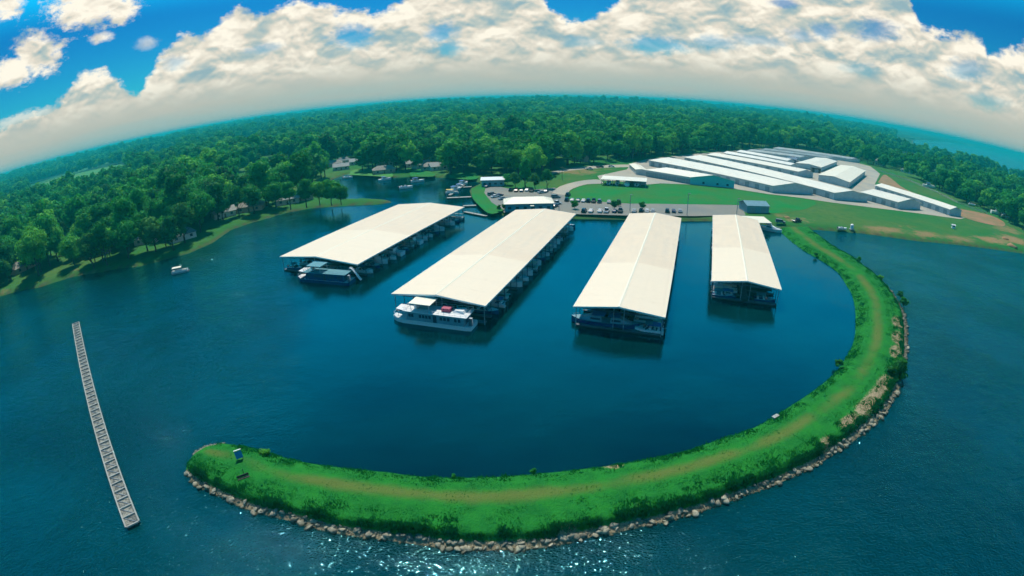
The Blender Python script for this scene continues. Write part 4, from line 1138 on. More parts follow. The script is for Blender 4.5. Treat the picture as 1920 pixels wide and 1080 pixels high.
c = N.mix(N.math('MULTIPLY', near_pale, .75), c, (0.80, 0.69, 0.53))
rib = N.math('FRACT', N.math('MULTIPLY', sp.outputs[1], 1/1.0))
c = N.mix(N.math('MULTIPLY', N.math('LESS_THAN', rib, .10), .22), c, (0.45, 0.42, 0.34))
lap = N.math('FRACT', N.math('MULTIPLY', sp.outputs[1], 1/7.0)); lapx = N.math('FRACT', N.math('ADD', N.math('MULTIPLY', N.math('ABSOLUTE', sp.outputs[0]), 1/5.2), .15))
c = N.mix(N.math('MULTIPLY', N.math('LESS_THAN', lap, .035), .16), c, (0.42, 0.38, 0.30))
c = N.mix(N.math('MULTIPLY', N.math('LESS_THAN', lapx, .03), .12), c, (0.42, 0.38, 0.30))
rust = N.noise(N.mapping(v, (.35, 1.6, 1), (7, 3, 0)), 1.0, 4, .65)
c = N.mix(N.math('MULTIPLY', N.sstep(rust, .60, .74), .40), c, (0.50, 0.34, 0.20))
nt.links.new(c, b.inputs['Base Color']); b.inputs['Roughness'].default_value = .6; b.inputs['Specular IOR Level'].default_value = .25
def covered_dock(c4, label, ez=5.0, rise=1.25, slip=4.6, name='covered_dock'):
    """c4: traced eave corners near-left, near-right, far-right, far-left"""
    q = [np.array(at(a, b_, ez)) for a, b_ in c4]
    near_ = (q[0]+q[1])/2; far_ = (q[2]+q[3])/2; d = far_-near_; L = float(np.hypot(*d)); rz = math.atan2(d[1], d[0])-math.pi/2
    W = float((np.hypot(*(q[1]-q[0]))+np.hypot(*(q[2]-q[3])))/2)
    t = empty(name, (near_[0], near_[1], 0), rz, label, 'covered dock')
    x = W/2; h = .22; r = MB()
    vb = [(-x, 0, ez), (0, 0, ez+rise), (x, 0, ez), (-x, L, ez), (0, L, ez+rise), (x, L, ez)]
    vt = [(a, b_, c_+h) for a, b_, c_ in vb]
    r.add(vb+vt, [(6, 7, 10, 9), (7, 8, 11, 10), (0, 3, 4, 1), (1, 4, 5, 2), (0, 1, 7, 6), (1, 2, 8, 7), (5, 4, 10, 11), (4, 3, 9, 10), (3, 0, 6, 9), (2, 5, 11, 8)])
    roof = r.build('roof', roofm, t)
    rg = MB(); rg.loft([[(-.35, y, ez+rise+h-.02), (0, y, ez+rise+h+.10), (.35, y, ez+rise+h-.02), (0, y, ez+rise+h-.06)] for y in (.05, L-.05)]); rg.build('ridge_cap', M['cream'], roof)
    f = MB()
    for s in (-1, 1): f.box(s*(x+.03)-.03, s*(x+.03)+.03, -.06, L+.06, ez-.15, ez+h+.03)
    for y0, y1 in ((-.07, -.01), (L+.01, L+.07)):
        for s in (-1, 1):
            a0 = (s*x, ez); a1 = (0, ez+rise)
            f.add([(a0[0], y0, a0[1]-.15), (a1[0], y0, a1[1]-.15), (a1[0], y0, a1[1]+h+.03), (a0[0], y0, a0[1]+h+.03), (a0[0], y1, a0[1]-.15), (a1[0], y1, a1[1]-.15), (a1[0], y1, a1[1]+h+.03), (a0[0], y1, a0[1]+h+.03)],
                  [(0, 1, 2, 3), (7, 6, 5, 4), (3, 2, 6, 7), (0, 4, 5, 1)])
    f.build('fascia', M['trim'], roof)
    tr = MB(); n = max(2, int(L/slip)); st = L/n
    for i in range(n+1):
        y = min(max(st*i, .4), L-.4)
        tr.bar((-x+.4, y, ez-.05), (x-.4, y, ez-.05), .12, .18)
        tr.bar((-x+.6, y, ez), (0, y, ez+rise-.1), .1); tr.bar((x-.6, y, ez), (0, y, ez+rise-.1), .1)
    for xx in (-x+.5, -x/3, x/3, x-.5): tr.bar((xx, .4, ez-.18), (xx, L-.4, ez-.18), .1, .16)
    tr.build('roof_truss', M['shadesteel'], roof)
    wk = MB(); wk.box(-1.1, 1.1, .5, L+1.5, .35, .5); wk.box(-x+.5, x-.5, .5, 1.9, .35, .5)
    w_ = wk.build('walkway', M['deck'], t)
    fl = MB()
    fl.box(-1.0, 1.0, 1.8, L+.4, -.25, .348); fl.box(-x+.7, x-.7, .6, 1.8, -.25, .348); fl.build('float', M['float'], w_)
    for i in range(1, n+1):
        y = min(st*i, L-.5)
        for s in (-1, 1):
            g = MB(); g.box(min(s*1.1, s*(x-.4)), max(s*1.1, s*(x-.4)), y-.35, y+.35, .33, .46); g.box(min(s*3, s*(x-.6)), max(s*3, s*(x-.6)), y-.28, y+.28, -.2, .33); g.build('finger_pier', M['deck'], t)
    for i in range(n+1):
        y = min(max(st*i, .6), L-.6)
        for s in (-1, 1):
            if i == 0: MB().tube((s*(x-.6), y, -.6), (s*(x-.6), y, ez), .11, n=6).build('post', M['galv'], t)
            else: MB().tube((s*(x-.6), y, .3), (s*(x-.6), y, ez), .09, n=6).build('post', M['shadesteel'], t)
    for xx in (-1.2, 1.2): MB().tube((xx, .7, .3), (xx, .7, ez+rise*.8), .1, n=6).build('post', M['galv'], t)
    return dict(t=t, L=L, W=W, rz=rz, o=near_, st=st, n=n)
D1 = covered_dock([(520, 484), (675, 495), (870, 389), (748, 384)], 'leftmost long floating dock under a cream metal roof')
D2 = covered_dock([(730, 555), (913, 572), (1081, 400), (965, 396)], 'longest cream roofed dock, second from the left, with the white houseboat at its end')
D3 = covered_dock([(1074, 578), (1247, 595), (1277, 408), (1180, 403)], 'cream roofed floating dock, third from the left, with a clear ridge line')
D4 = covered_dock([(1340, 531), (1459, 542), (1424, 413), (1333, 405)], 'shortest and narrowest cream roofed dock, rightmost of the four', slip=4.4)
def inslip(D, x, y):
    c_, s_ = math.cos(D['rz']), math.sin(D['rz']); return (D['o'][0]+x*c_-y*s_, D['o'][1]+x*s_+y*c_)
names = {0: 'white motor boat with a blue canopy', 1: 'navy motor boat with a teal canopy', 2: 'pontoon boat with a cream canopy', 3: 'white cabin cruiser', 4: 'open white motor boat', 5: 'smaller white cabin cruiser'}
ordw = ['nearest', 'second', 'third', 'fourth', 'fifth', 'sixth', 'seventh', 'eighth', 'ninth', 'tenth', 'eleventh', 'twelfth', 'thirteenth', 'fourteenth', 'fifteenth', 'sixteenth', 'seventeenth', 'eighteenth', 'nineteenth', 'twentieth', 'twenty first', 'twenty second']
def fill(D, side, which, dn, skip=(), out_=0.0):
    sn = 'right' if side > 0 else 'left'
    for i in range(D['n']):
        if i in skip or random.random() < .10: continue
        k = which[(i*7+i//3) % len(which)]
        hl = {0: 3.5, 1: 3.2, 2: 3.8, 3: 5.2, 4: 3.3, 5: 4.8}[k]
        xx = side*(D['W']/2-hl-.3+out_+random.uniform(-.3, .5)); x, y = inslip(D, xx, D['st']*(i+.5))
        lab = '%s, %s slip on %s side of %s dock' % (names[k], ordw[i], sn, dn)
        place(boatP[k], (x, y, 0), D['rz']+(0 if side > 0 else math.pi)+(math.pi if random.random() < .3 else 0), lab, 'boat', 'boats in the covered slips')
fill(D1, 1, [3, 0, 1, 2, 5, 4], 'leftmost', out_=.4)
fill(D2, 1, [3, 1, 0, 5, 2, 0], 'second', skip=(0,), out_=.4)
fill(D3, 1, [0, 4, 1, 2], 'third')
fill(D4, -1, [1, 0, 4, 2], 'rightmost')
for D, dn, ks in ((D3, 'third', (3, 5, 1)), (D4, 'rightmost', (0, 1))):
    for j, k in enumerate(ks):
        xx = -D['W']*.30+j*D['W']*.6/(max(1, len(ks)-1)); x, y = inslip(D, xx, 2.9)
        place(boatP[k], (x, y, 0), D['rz']+(0 if j % 2 else math.pi), '%s, shade-painted, near end of the %s dock, %s' % (names[k], dn, ['left', 'middle', 'right'][j] if len(ks) > 2 else ['left', 'right'][j]), 'boat', 'boats at the dock ends', swap={'hull': M['navy'], 'deck': M['bluegrey'], 'cabin': M['bluegrey']})  # hull, deck and cabin recoloured dark, standing in for shade under the roof
for xx, yy, k, lab in ((-12.5, 2.6, 1, 'navy motor boat under the left corner of the leftmost dock roof'), (-11, 8, 0, 'white motor boat in the dark inside the near end of the leftmost dock'),):
    x, y = inslip(D1, xx, yy); place(boatP[k], (x, y, 0), D1['rz'], lab)

# ================================================================== houseboats
def houseboat(label, wall, top, hullm, rail, L=19.5, W=4.8, bow_white=False, slide=False, toys=True):
    t = empty('houseboat', (0, 0, 0), 0, label, 'houseboat')
    hb = MB(); rings = []
    for u, k in ((0, .90), (.06, 1), (.84, 1), (.93, .82), (1, .45)):
        x = -L/2+L*u; w = W/2*k; z = 1.0+.25*max(0, u-.8)/.2
        rings.append([(x, -w, z), (x, -w*.94, -.3), (x, w*.94, -.3), (x, w, z)])
    hb.loft(rings); hb.build('hull', M[hullm], t)
    dk = MB(); dk.box(-L*.49, L*.40, -W*.49, W*.49, 1.003, 1.05)
    dk.add([(L*.40, -W*.47, 1.05), (L*.49, -W*.22, 1.29), (L*.49, W*.22, 1.29), (L*.40, W*.47, 1.05), (L*.40, -W*.47, 1.12), (L*.49, -W*.22, 1.36), (L*.49, W*.22, 1.36), (L*.40, W*.47, 1.12)], [(4, 5, 6, 7), (0, 1, 5, 4), (1, 2, 6, 5), (2, 3, 7, 6), (3, 0, 4, 7)])
    dk.build('deck', M['white'], t)
    cx0, cx1, cw = -L*.42, L*.30, W*.46
    cb = MB(); cb.loft([[(cx0, -cw, 1.05), (cx0, cw, 1.05), (cx0, cw*.98, 3.25), (cx0, -cw*.98, 3.25)], [(cx1, -cw, 1.05), (cx1, cw, 1.05), (cx1-.5, cw*.98, 3.25), (cx1-.5, -cw*.98, 3.25)]])
    cab = cb.build('cabin', M[wall], t)
    def win(x0, x1, s, z0=1.95, z1=2.75):
        y = s*cw
        MB().box(x0, x1, min(y, y*1.02), max(y, y*1.02), z0, z1).build('window', M['glass'], cab)
    for s in (-1, 1):
        for g0 in (-.38, -.335, -.25, -.205, -.16, -.02, .02, .06, .10, .20, .235): win(L*g0, L*(g0+.030), s)
        MB().box(-L*.09, -L*.045, min(s*cw, s*cw*1.02), max(s*cw, s*cw*1.02), 1.1, 2.95).build('door', M['glass'], cab)
    MB().box(cx0-.04, cx0+.01, -cw*.5, cw*.5, 1.2, 2.9).build('door', M['glass'], cab)
    MB().box(cx1-.33, cx1-.20, -cw*.75, cw*.75, 2.0, 2.9).build('window', M['glass'], cab)
    ud = MB(); ud.box(-L*.46, L*.33, -W*.52, W*.52, 3.25, 3.40); u_ = ud.build('upper_deck', M[top], t)
    rl = MB()
    X0, X1, Y = -L*.455, L*.325, W*.51
    for z in (3.75, 4.2):
        for a, c_ in (((X0, -Y), (X1, -Y)), ((X1, -Y), (X1, Y)), ((X1, Y), (X0, Y)), ((X0, Y), (X0, -Y))): rl.bar((*a, z), (*c_, z), .05)
    k = 0
    while X0+k*1.4 <= X1:
        for s in (-1, 1): rl.bar((X0+k*1.4, s*Y, 3.4), (X0+k*1.4, s*Y, 4.2), .05)
        k += 1
    rl.build('railing', M[rail], u_)
    cp_ = MB(); cp_.box(-L*.02, L*.25, -W*.47, W*.47, 5.35, 5.47); cn = cp_.build('canopy', M['cream' if bow_white else 'tealcanvas'], t)
    for x in (0, L*.23):
        for s in (-1, 1): MB().tube((x, s*W*.44, 3.4), (x, s*W*.44, 5.35), .05, n=6).build('post', M['white'], cn)
    co = MB(); co.box(L*.19, L*.22, -.7, .7, 3.4, 4.5); co.build('helm_console', M['white'], t)
    if toys:
        MB().box(-L*.22, -L*.12, -W*.30, W*.12, 3.4, 4.3).build('red_cover', M['red'], t)
        to = MB(); to.loft([[(-L*.40, -W*.40, 3.4), (-L*.40, W*.1, 3.4), (-L*.38, W*.06, 4.0), (-L*.38, -W*.36, 4.0)], [(-L*.25, -W*.40, 3.4), (-L*.25, W*.1, 3.4), (-L*.27, W*.0, 3.9), (-L*.27, -W*.34, 3.9)]]); to.build('dinghy', M['white'], t)
    if slide:
        sl = MB(); pts_ = [(-L*.44, 4.4), (-L*.48, 4.1), (-L*.53, 3.0), (-L*.575, 1.7), (-L*.62, .7)]
        for (xa, za), (xb, zb) in zip(pts_, pts_[1:]):
            sl.bar((xa, -W*.3, za), (xb, -W*.3, zb), .8, .1)
            for s in (-1, 1): sl.bar((xa, -W*.3+s*.4, za+.12), (xb, -W*.3+s*.4, zb+.12), .08, .25)
        sl.build('slide', M['white'], t)
    st = MB()
    for k in range(8): st.box(-L*.46-.9+.0, -L*.46-.0, W*.18+.0, W*.18+.7, 1.05+.27*k, 1.09+.27*k)
    st.build('stairs', M['galv'], t)
    # bow rail and front awning
    br = MB()
    for s in (-1, 1):
        br.bar((L*.30, s*W*.46, 1.9), (L*.42, s*W*.44, 1.9), .05); br.bar((L*.42, s*W*.44, 1.9), (L*.49, s*W*.2, 2.1), .05)
        for x, y, z in ((L*.30, .46, 1.0), (L*.36, .45, 1.0), (L*.42, .44, 1.05), (L*.49, .2, 1.3)): br.bar((x, s*W*y, z), (x, s*W*y, 1.95), .05)
    br.bar((L*.49, -W*.2, 2.1), (L*.49, W*.2, 2.1), .05); br.build('bow_rail', M[rail], t)
    aw = MB(); aw.loft([[(L*.33, -W*.46, 3.3), (L*.33, W*.46, 3.3), (L*.33, W*.46, 3.42), (L*.33, -W*.46, 3.42)], [(L*.44, -W*.34, 3.3), (L*.44, W*.34, 3.3), (L*.44, W*.34, 3.42), (L*.44, -W*.34, 3.42)]]); aw.build('awning', M['white'], t)
    MB().tube((L*.42, -W*.3, 1.1), (L*.42, -W*.3, 3.3), .05, n=6).build('post', M['white'], t); MB().tube((L*.42, W*.3, 1.1), (L*.42, W*.3, 3.3), .05, n=6).build('post', M['white'], t)
    return t
a = np.array(at(737, 603, 0)); b_ = np.array(at(880, 622, 0)); d = a-b_; mid_h = (a+b_)/2
hb1 = houseboat('big white houseboat with a cream canopy moored across the end of the second dock', 'bluegrey', 'white', 'white', 'white', L=float(np.hypot(*d))*1.04, bow_white=True)
dn = np.array((-d[1], d[0]))/np.hypot(*d); dn = dn if dn[1] > 0 else -dn
c_ = mid_h+dn*2.3; hb1.location = (c_[0], c_[1], 0); hb1.rotation_euler = (0, 0, math.atan2(d[1], d[0]))
a = np.array(at(557, 528, 0)); b_ = np.array(at(652, 536, 0)); d = a-b_; mid_h = (a+b_)/2
hb2 = houseboat('dark blue houseboat with a white slide at the end of the leftmost dock', 'navy', 'tealcanvas', 'navy', 'bluegrey', L=float(np.hypot(*d))*1.04, W=4.6, slide=True, toys=False)
dn = np.array((-d[1], d[0]))/np.hypot(*d); dn = dn if dn[1] > 0 else -dn
c_ = mid_h+dn*2.2; hb2.location = (c_[0], c_[1], 0); hb2.rotation_euler = (0, 0, math.atan2(d[1], d[0]))

# ================================================================== other boats
def boat_at(k, px, py, ang, lab, s=1.0, group=None, swap=None):
    x, y = at(px, py, 0); return place(boatP[k], (x, y, 0), R(ang), lab, 'boat', group, s, swap)
boat_at(2, 339, 511, 25, 'white pontoon boat drifting alone off the left bank', .95)
boat_at(4, 761, 353, 15, 'lower of the two white boats out in the cove', 1.25)
boat_at(0, 783, 341, 15, 'upper of the two white boats out in the cove', 1.25)
boat_at(3, 1445, 433, -40, 'blue and white cruiser beside the small canopy right of the fourth dock', .95, swap={'canopy': M['bluegrey']})
boat_at(4, 652, 334, 10, 'white boat by the far shore at the left end of the cove', 1.1)
boat_at(3, 722, 338, 40, 'white boat moored on the far shore of the cove', .9)
for i, (k, px, py, a_, lab) in enumerate([(3, 853, 358, 60, 'white cruiser nearest the end of the fuel pier'), (0, 862, 351, 60, 'white boat with a blue canopy in the middle of the fuel pier'), (5, 868, 347, 60, 'white cruiser furthest along the fuel pier'),
     (2, 848, 363, 5, 'yellow topped pontoon boat at the end of the fuel pier')]):
    boat_at(k, px, py, a_, lab, 1.0, swap={'canopy': M['yellow']} if i == 3 else None)

# ================================================================== piers
def pier(a_px, b_px, w, label, rails=False):
    a, b_ = np.array(at(*a_px, .5)), np.array(at(*b_px, .5)); d = b_-a; L = float(np.hypot(*d))
    t = empty('pier', (a[0], a[1], 0), math.atan2(d[1], d[0]), label, 'pier')
    MB().box(0, L, -w/2, w/2, .45, .6).build('deck', M['concrete'], t)
    f = MB(); n = max(2, int(L/3))
    f.box(.2, L-.2, -w/2+.1, w/2-.1, -.25, .448)
    f.build('float', M['float'], t)
    for i in range(n+1):
        for s in (-1, 1):
            if i % 2 == 0: MB().tube((i*L/n, s*w/2, -.4), (i*L/n, s*w/2, 1.6), .09, n=6).build('pile', M['wood'], t)
    return t
pier((838, 371), (884, 369), 2.4, 'lower walkway of the fuel pier reaching out from the grass point')
pier((868, 351), (884, 350), 2.0, 'upper walkway of the fuel pier')
pier((843, 366), (873, 344), 1.8, 'slanting outer walkway of the fuel pier with boats along it')
pier((868, 386), (893, 385), 2.0, 'short gangway between the leftmost dock roof and the grass point')
pier((871, 397), (912, 405), 1.6, 'thin gangway from the leftmost dock to the corner of the grass point')
pier((1010, 400), (1012, 406), 2.0, 'gangway at the shore end of the second dock')
pier((1228, 404), (1229, 415), 2.0, 'gangway at the shore end of the third dock')
pier((1370, 405), (1371, 415), 2.0, 'gangway at the shore end of the fourth dock')

# small canopy by the fourth dock
ca = [at(1384, 405, 3.6), at(1432, 407, 3.6), at(1447, 419, 3.6), at(1399, 418, 3.6)]
t = empty('boat_canopy', (*np.mean(ca, axis=0), 0), 0, 'small cream canopy roof standing in the water right of the fourth dock', 'canopy')
cm = np.mean(ca, axis=0); loc = [(p[0]-cm[0], p[1]-cm[1]) for p in ca]
mb = MB(); mb.add([(x, y, 3.6) for x, y in loc]+[(x, y, 3.8) for x, y in loc], [(4, 7, 6, 5), (0, 1, 2, 3), (0, 4, 5, 1), (1, 5, 6, 2), (2, 6, 7, 3), (3, 7, 4, 0)]); mb.build('roof', M['cream'], t)
for x, y in loc: MB().tube((x*.93, y*.93, -.5), (x*.93, y*.93, 3.6), .1, n=6).build('post', M['galv'], t)
mb = MB(); p, q = loc[0], loc[3]; mb.bar((p[0]*.9, p[1]*.9, 2.0), (q[0]*.9, q[1]*.9, 2.0), .08, 2.6); mb.build('side_wall', M['navy'], t)
MB().box(min(x for x, y in loc)*.5, max(x for x, y in loc)*.5, min(y for x, y in loc)*.6, max(y for x, y in loc)*.6, .25, .45).build('deck', M['deck'], t)

# long floating wave breaker on the left
a = np.array(at(249, 984, .4)); b_ = np.array(at(142, 606, .4)); d = b_-a; L = float(np.hypot(*d)); W = 2.5
t = empty('floating_pontoon', (a[0], a[1], 0), math.atan2(d[1], d[0]), 'long narrow floating pontoon of pale frames alone on the water at left', 'floating pontoon')
for s in (-1, 1): MB().box(0, L, s*W/2-.13, s*W/2+.13, .30, .62).build('side_rail', M['concrete'], t)
n = 44
for i in range(n+1):
    x = L*i/n; MB().box(x-.11, x+.11, -W/2+.13, W/2-.13, .32, .60).build('cross_beam', M['concrete'], t)
inf = bpy.data.materials.new('mesh_infill'); inf.use_nodes = True
nt = inf.node_tree; N = NT(nt); bb = nt.nodes['Principled BSDF']; v = N.n('ShaderNodeTexCoord').outputs['Object']
cc_ = N.mix(N.sstep(N.noise(v, 1.6, 4, .7), .42, .6), (0.26, 0.26, 0.22), (0.07, 0.08, 0.08)); nt.links.new(cc_, bb.inputs['Base Color']); bb.inputs['Roughness'].default_value = .9
MB().box(.1, L-.1, -W/2+.14, W/2-.14, .12, .34).build('infill_panel', inf, t)
mb = MB()
for i in range(n): mb.bar((L*i/n, -W/2+.2, .42), (L*(i+1)/n, W/2-.2, .42), .07); 
mb.build('diagonal_brace', M['galv'], t)
fl = MB()
fl.box(.1, L-.1, -W/2+.05, W/2-.05, -.3, .11)
fl.build('float', M['float'], t)

# ================================================================== buildings
def gable(name, p0, ang, L, W, H, rise, wall, roof, label, cat, doors=0, hip=0.0, z=GZ, ov=.35, group=None, wins=0, ridge='long'):
    """p0: near-left base corner, ang: direction of the long side, W to its left"""
    t = empty(name, (p0[0], p0[1], z), ang, label, cat, group)
    m_ = MB(); m_.box(0, L, 0, W, -.3, H)
    if hip == 0:
        for x in (0, L): m_.add([(x, 0, H), (x, W, H), (x, W/2, H+rise)], [(0, 1, 2), (2, 1, 0)] if False else [(0, 1, 2)])
    wl = m_.build('wall', M[wall], t)
    r = MB(); zi = H+.02; x0, x1, y0, y1 = -ov, L+ov, -ov, W+ov; hx = hip
    vs = [(x0, y0, zi), (x1, y0, zi), (x1, y1, zi), (x0, y1, zi), (x0+hx, W/2, zi+rise), (x1-hx, W/2, zi+rise)]; vt = [(a_, b__, c__+.15) for a_, b__, c__ in vs]
    r.add(vs+vt, [(6, 7, 11, 10), (8, 9, 10, 11), (7, 8, 11), (9, 6, 10), (0, 4, 5, 1), (2, 5, 4, 3), (1, 5, 2), (3, 4, 0), (0, 1, 7, 6), (1, 2, 8, 7), (2, 3, 9, 8), (3, 0, 6, 9)])
    r.build('roof', M[roof], t)
    for i in range(doors):
        x = L*(i+.5)/doors; MB().box(x-1.5, x+1.5, -.05, .02, 0, min(3.2, H-.5)).build('roller_door', M['door'], t)
    for i in range(wins):
        x = L*(i+.5)/wins; MB().box(x-.7, x+.7, -.05, .02, 1.0, 2.1).build('window', M['glass'], t)
    return t
def shed(F, B, W, label, H=4.2, rise=1.3, doors=0, roof='shedroof', wall='shedwall', extra=0):
    """F / B: pixel of the near and far end of the camera-side wall foot"""
    f, b_ = np.array(at(*F, GZ)), np.array(at(*B, GZ)); d = f-b_; L = float(np.hypot(*d))
    # start at the far end, run to the near end; W must lie on the far side, away from the camera's left
    return gable('storage_shed', b_, math.atan2(d[1], d[0]), L, W, H, rise, wall, roof, label, 'storage shed', doors=doors, group='long storage sheds in rows')
def pgable(name, A, B, Cc, H, rise, wall, roof, label, cat, endwall=None, doors=0, group=None, z=GZ):
    """gabled building on traced feet: A-B is the end towards the viewer, A-Cc one long side; the ridge runs front to back"""
    A, B, Cc = [np.array(at(*q, z)) for q in (A, B, Cc)]; u = B-A; v_ = Cc-A
    t = empty(name, (A[0], A[1], z), 0, label, cat, group)
    def P(s, q, zz): p = u*s+v_*q; return (p[0], p[1], zz)
    m_ = MB(); m_.add([P(0, 0, -.3), P(0, 1, -.3), P(0, 1, H), P(0, 0, H), P(1, 0, -.3), P(1, 1, -.3), P(1, 1, H), P(1, 0, H), P(.5, 1, H+rise), P(.5, 0, H+rise)],
                      [(0, 1, 2, 3), (5, 4, 7, 6), (1, 5, 6, 8, 2)]); wl = m_.build('wall', M[wall], t)
    e_ = MB(); e_.add([P(0, 0, -.3), P(1, 0, -.3), P(1, 0, H), P(.5, 0, H+rise), P(0, 0, H)], [(0, 1, 2, 3, 4)]); e_.build('end_wall', M[endwall or wall], t)
    ou, ov_ = .5/np.hypot(*u), .5/np.hypot(*v_); r = MB(); vs = []
    for q in (-ov_, 1+ov_):
        for s, zz in ((-ou, H-.02), (.5, H+rise+.03), (1+ou, H-.02)): vs.append(P(s, q, zz))
    vs += [(a_, b__, c__+.2) for a_, b__, c__ in vs]
    r.add(vs, [(6, 7, 10, 9), (7, 8, 11, 10), (0, 3, 4, 1), (1, 4, 5, 2), (0, 1, 7, 6), (1, 2, 8, 7), (4, 3, 9, 10), (5, 4, 10, 11), (3, 0, 6, 9), (2, 5, 11, 8)]); r.build('roof', M[roof], t)
    L = np.hypot(*v_); n_ = np.array((v_[1], -v_[0]))/L; n_ = n_ if n_@u < 0 else -n_
    for i in range(doors):
        q = (i+.5)/doors; w_ = 1.6/L
        o1 = n_*.03; a0, a1 = P(0, q-w_, 0), P(0, q+w_, 0)
        MB().add([(a0[0]+o1[0], a0[1]+o1[1], 0), (a1[0]+o1[0], a1[1]+o1[1], 0), (a1[0]+o1[0], a1[1]+o1[1], H*.75), (a0[0]+o1[0], a0[1]+o1[1], H*.75), (a0[0]+n_[0]*.1, a0[1]+n_[1]*.1, 0), (a1[0]+n_[0]*.1, a1[1]+n_[1]*.1, 0), (a1[0]+n_[0]*.1, a1[1]+n_[1]*.1, H*.75), (a0[0]+n_[0]*.1, a0[1]+n_[1]*.1, H*.75)],
                 [(4, 5, 6, 7), (0, 4, 7, 3), (1, 2, 6, 5), (3, 7, 6, 2)]).build('roller_door', M['door'], t)
    un = u/np.hypot(*u); nf = np.array((un[1], -un[0])); nf = nf if nf@v_ < 0 else -nf
    if endwall == 'teal':
        for s in (.3, .62, .85):
            p = u*s; mb = MB(); a0 = p-un*.7+nf*.05; a1 = p+un*.7+nf*.05; mb.bar((a0[0], a0[1], 1.6), (a1[0], a1[1], 1.6), .1, 1.1); mb.build('window', M['glass'], t)
    return t
G_ = 'long storage sheds in rows'
S = [((1294, 345.5), (1376, 353), (1211, 331), 4.2, 2.5, 'shedroof', 'teal', 10, 'first long storage shed with a teal end wall, nearest the parking lot'),
     ((1448, 361.5), (1524, 365.5), (1217, 311), 4.2, 2.5, 'shedroof', None, 14, 'second long storage shed, starting at the back left corner of the yard'),
     ((1563, 374.5), (1626, 379.5), (1283, 304.5), 4.2, 2.4, 'shedroof', None, 14, 'third long storage shed, passing just left of the big warehouse'),
     ((1496, 331.5), (1524, 333.5), (1326, 298.5), 4.0, 2.0, 'shedroof', None, 8, 'storage shed ending in front of the smaller wide warehouse'),
     ((1482, 318), (1494, 319), (1357, 294.5), 3.7, 1.9, 'olderroof', None, 6, 'narrow storage shed right behind the one ending at the smaller warehouse'),
     ((1476, 309), (1488, 310), (1382, 291.5), 3.7, 1.9, 'olderroof', None, 4, 'storage shed just left of the low dark blue building'),
     ((1500, 301.5), (1516, 303), (1401, 289), 3.5, 1.9, 'olderroof', None, 0, 'storage shed in the back rows behind the dark blue building'),
     ((1552, 302), (1570, 304), (1426, 286.5), 3.5, 1.9, 'olderroof', None, 0, 'second to last storage shed below the tree line'),
     ((1596, 304), (1612, 306), (1450, 283.5), 3.5, 1.9, 'olderroof', None, 0, 'rearmost storage shed under the tree line'),
     ((1682, 391.5), (1725, 393), (1613, 372.5), 4.2, 2.4, 'shedroof', None, 4, 'short storage shed with its end on the lawn, right of the big warehouse'),
     ((1779, 404), (1801, 406), (1640, 358), 4.0, 2.0, 'shedroof', None, 10, 'rightmost long storage shed reaching the lawn edge')]
for F, Fr, B, H, rs_, rf, ew, nd_, lab in S: pgable('storage_shed', F, Fr, B, H, rs_, 'shedwall', rf, lab, 'storage shed', ew, nd_, G_)
x, y = at(1195, 318, GZ)
pgable('storage_shed', (1192, 327), (1214, 330), (1180, 316), 3.2, .8, 'shedwall', 'cream', 'short low shed tucked behind the left end of the first long shed', 'storage shed', None, 0)
pgable('warehouse', (1534, 338.5), (1591, 353), (1576, 318), 4.4, 1.5, 'shedwall', 'cream', 'big warehouse with a wide cream roof amid the sheds', 'warehouse', None, 3)
pgable('warehouse', (1492, 313.5), (1538, 322), (1530, 302), 3.8, 1.2, 'shedwall', 'shedroof', 'smaller warehouse with a pale roof left behind the big one', 'warehouse', None, 2)
pgable('dark_shed', (1472, 305.5), (1492, 306.5), (1476, 301), 3.2, .8, 'navy', 'navy', 'low dark blue building between the back sheds', 'building')
x, y = at(1529, 323, GZ); t = empty('container', (x, y, GZ), R(-20), 'dark container standing open beside the smaller warehouse', 'container')
MB().box(-4, 4, -3, 3, 0, 4).build('body', M['black'], t); MB().box(-1.8, 1.8, -3.06, -3.0, 0, 3.0).build('door', M['door'], t)
# grey shed beside the canopy
x, y = at(1400, 399, GZ); x2, y2 = at(1441, 400, GZ)
gable('boat_shed', (x, y), math.atan2(y2-y, x2-x), math.hypot(x2-x, y2-y), 9, 3.4, 1.6, 'bluegrey', 'bluegrey', 'blue grey metal shed on the lawn above the small canopy', 'shed', doors=2)
# open long shelter
a = np.array(at(1128, 347, GZ)); b_ = np.array(at(1210, 352, GZ)); d = b_-a; L = float(np.hypot(*d)); rz = math.atan2(d[1], d[0])
t = empty('open_shelter', (a[0], a[1], GZ), rz, 'long open sided shelter with a pale flat roof on posts by the lawn', 'shelter')
mb = MB(); mb.add([(-.5, -.5, 3.4), (L+.5, -.5, 3.4), (L+.5, 9.5, 4.0), (-.5, 9.5, 4.0), (-.5, -.5, 3.6), (L+.5, -.5, 3.6), (L+.5, 9.5, 4.2), (-.5, 9.5, 4.2)], [(0, 3, 2, 1), (4, 5, 6, 7), (0, 1, 5, 4), (1, 2, 6, 5), (2, 3, 7, 6), (3, 0, 4, 7)]); mb.build('roof', M['shedroof'], t)
for i in range(9):
    for y in (.1, 8.9): MB().box(L*i/8-.12, L*i/8+.12, y-.12, y+.12, 0, 3.4+y*.06).build('post', M['galv'], t)
MB().box(L*.55, L, 9.0, 9.2, 0, 3.7).build('back_wall', M['shedwall'], t)
for i, (f_, k) in enumerate(((.15, 4), (.35, 0), (.58, 5), (.8, 4))):
    c_ = a+d*f_; n_ = np.array((-d[1], d[0]))/L*4.5; place(boatP[k], (c_[0]+n_[0], c_[1]+n_[1], GZ+.5), rz+math.pi/2, ['white boat parked under the left end of the open shelter', 'white boat with a blue canopy under the open shelter', 'white cruiser stored under the open shelter right of centre', 'white boat parked under the right end of the open shelter'][i])
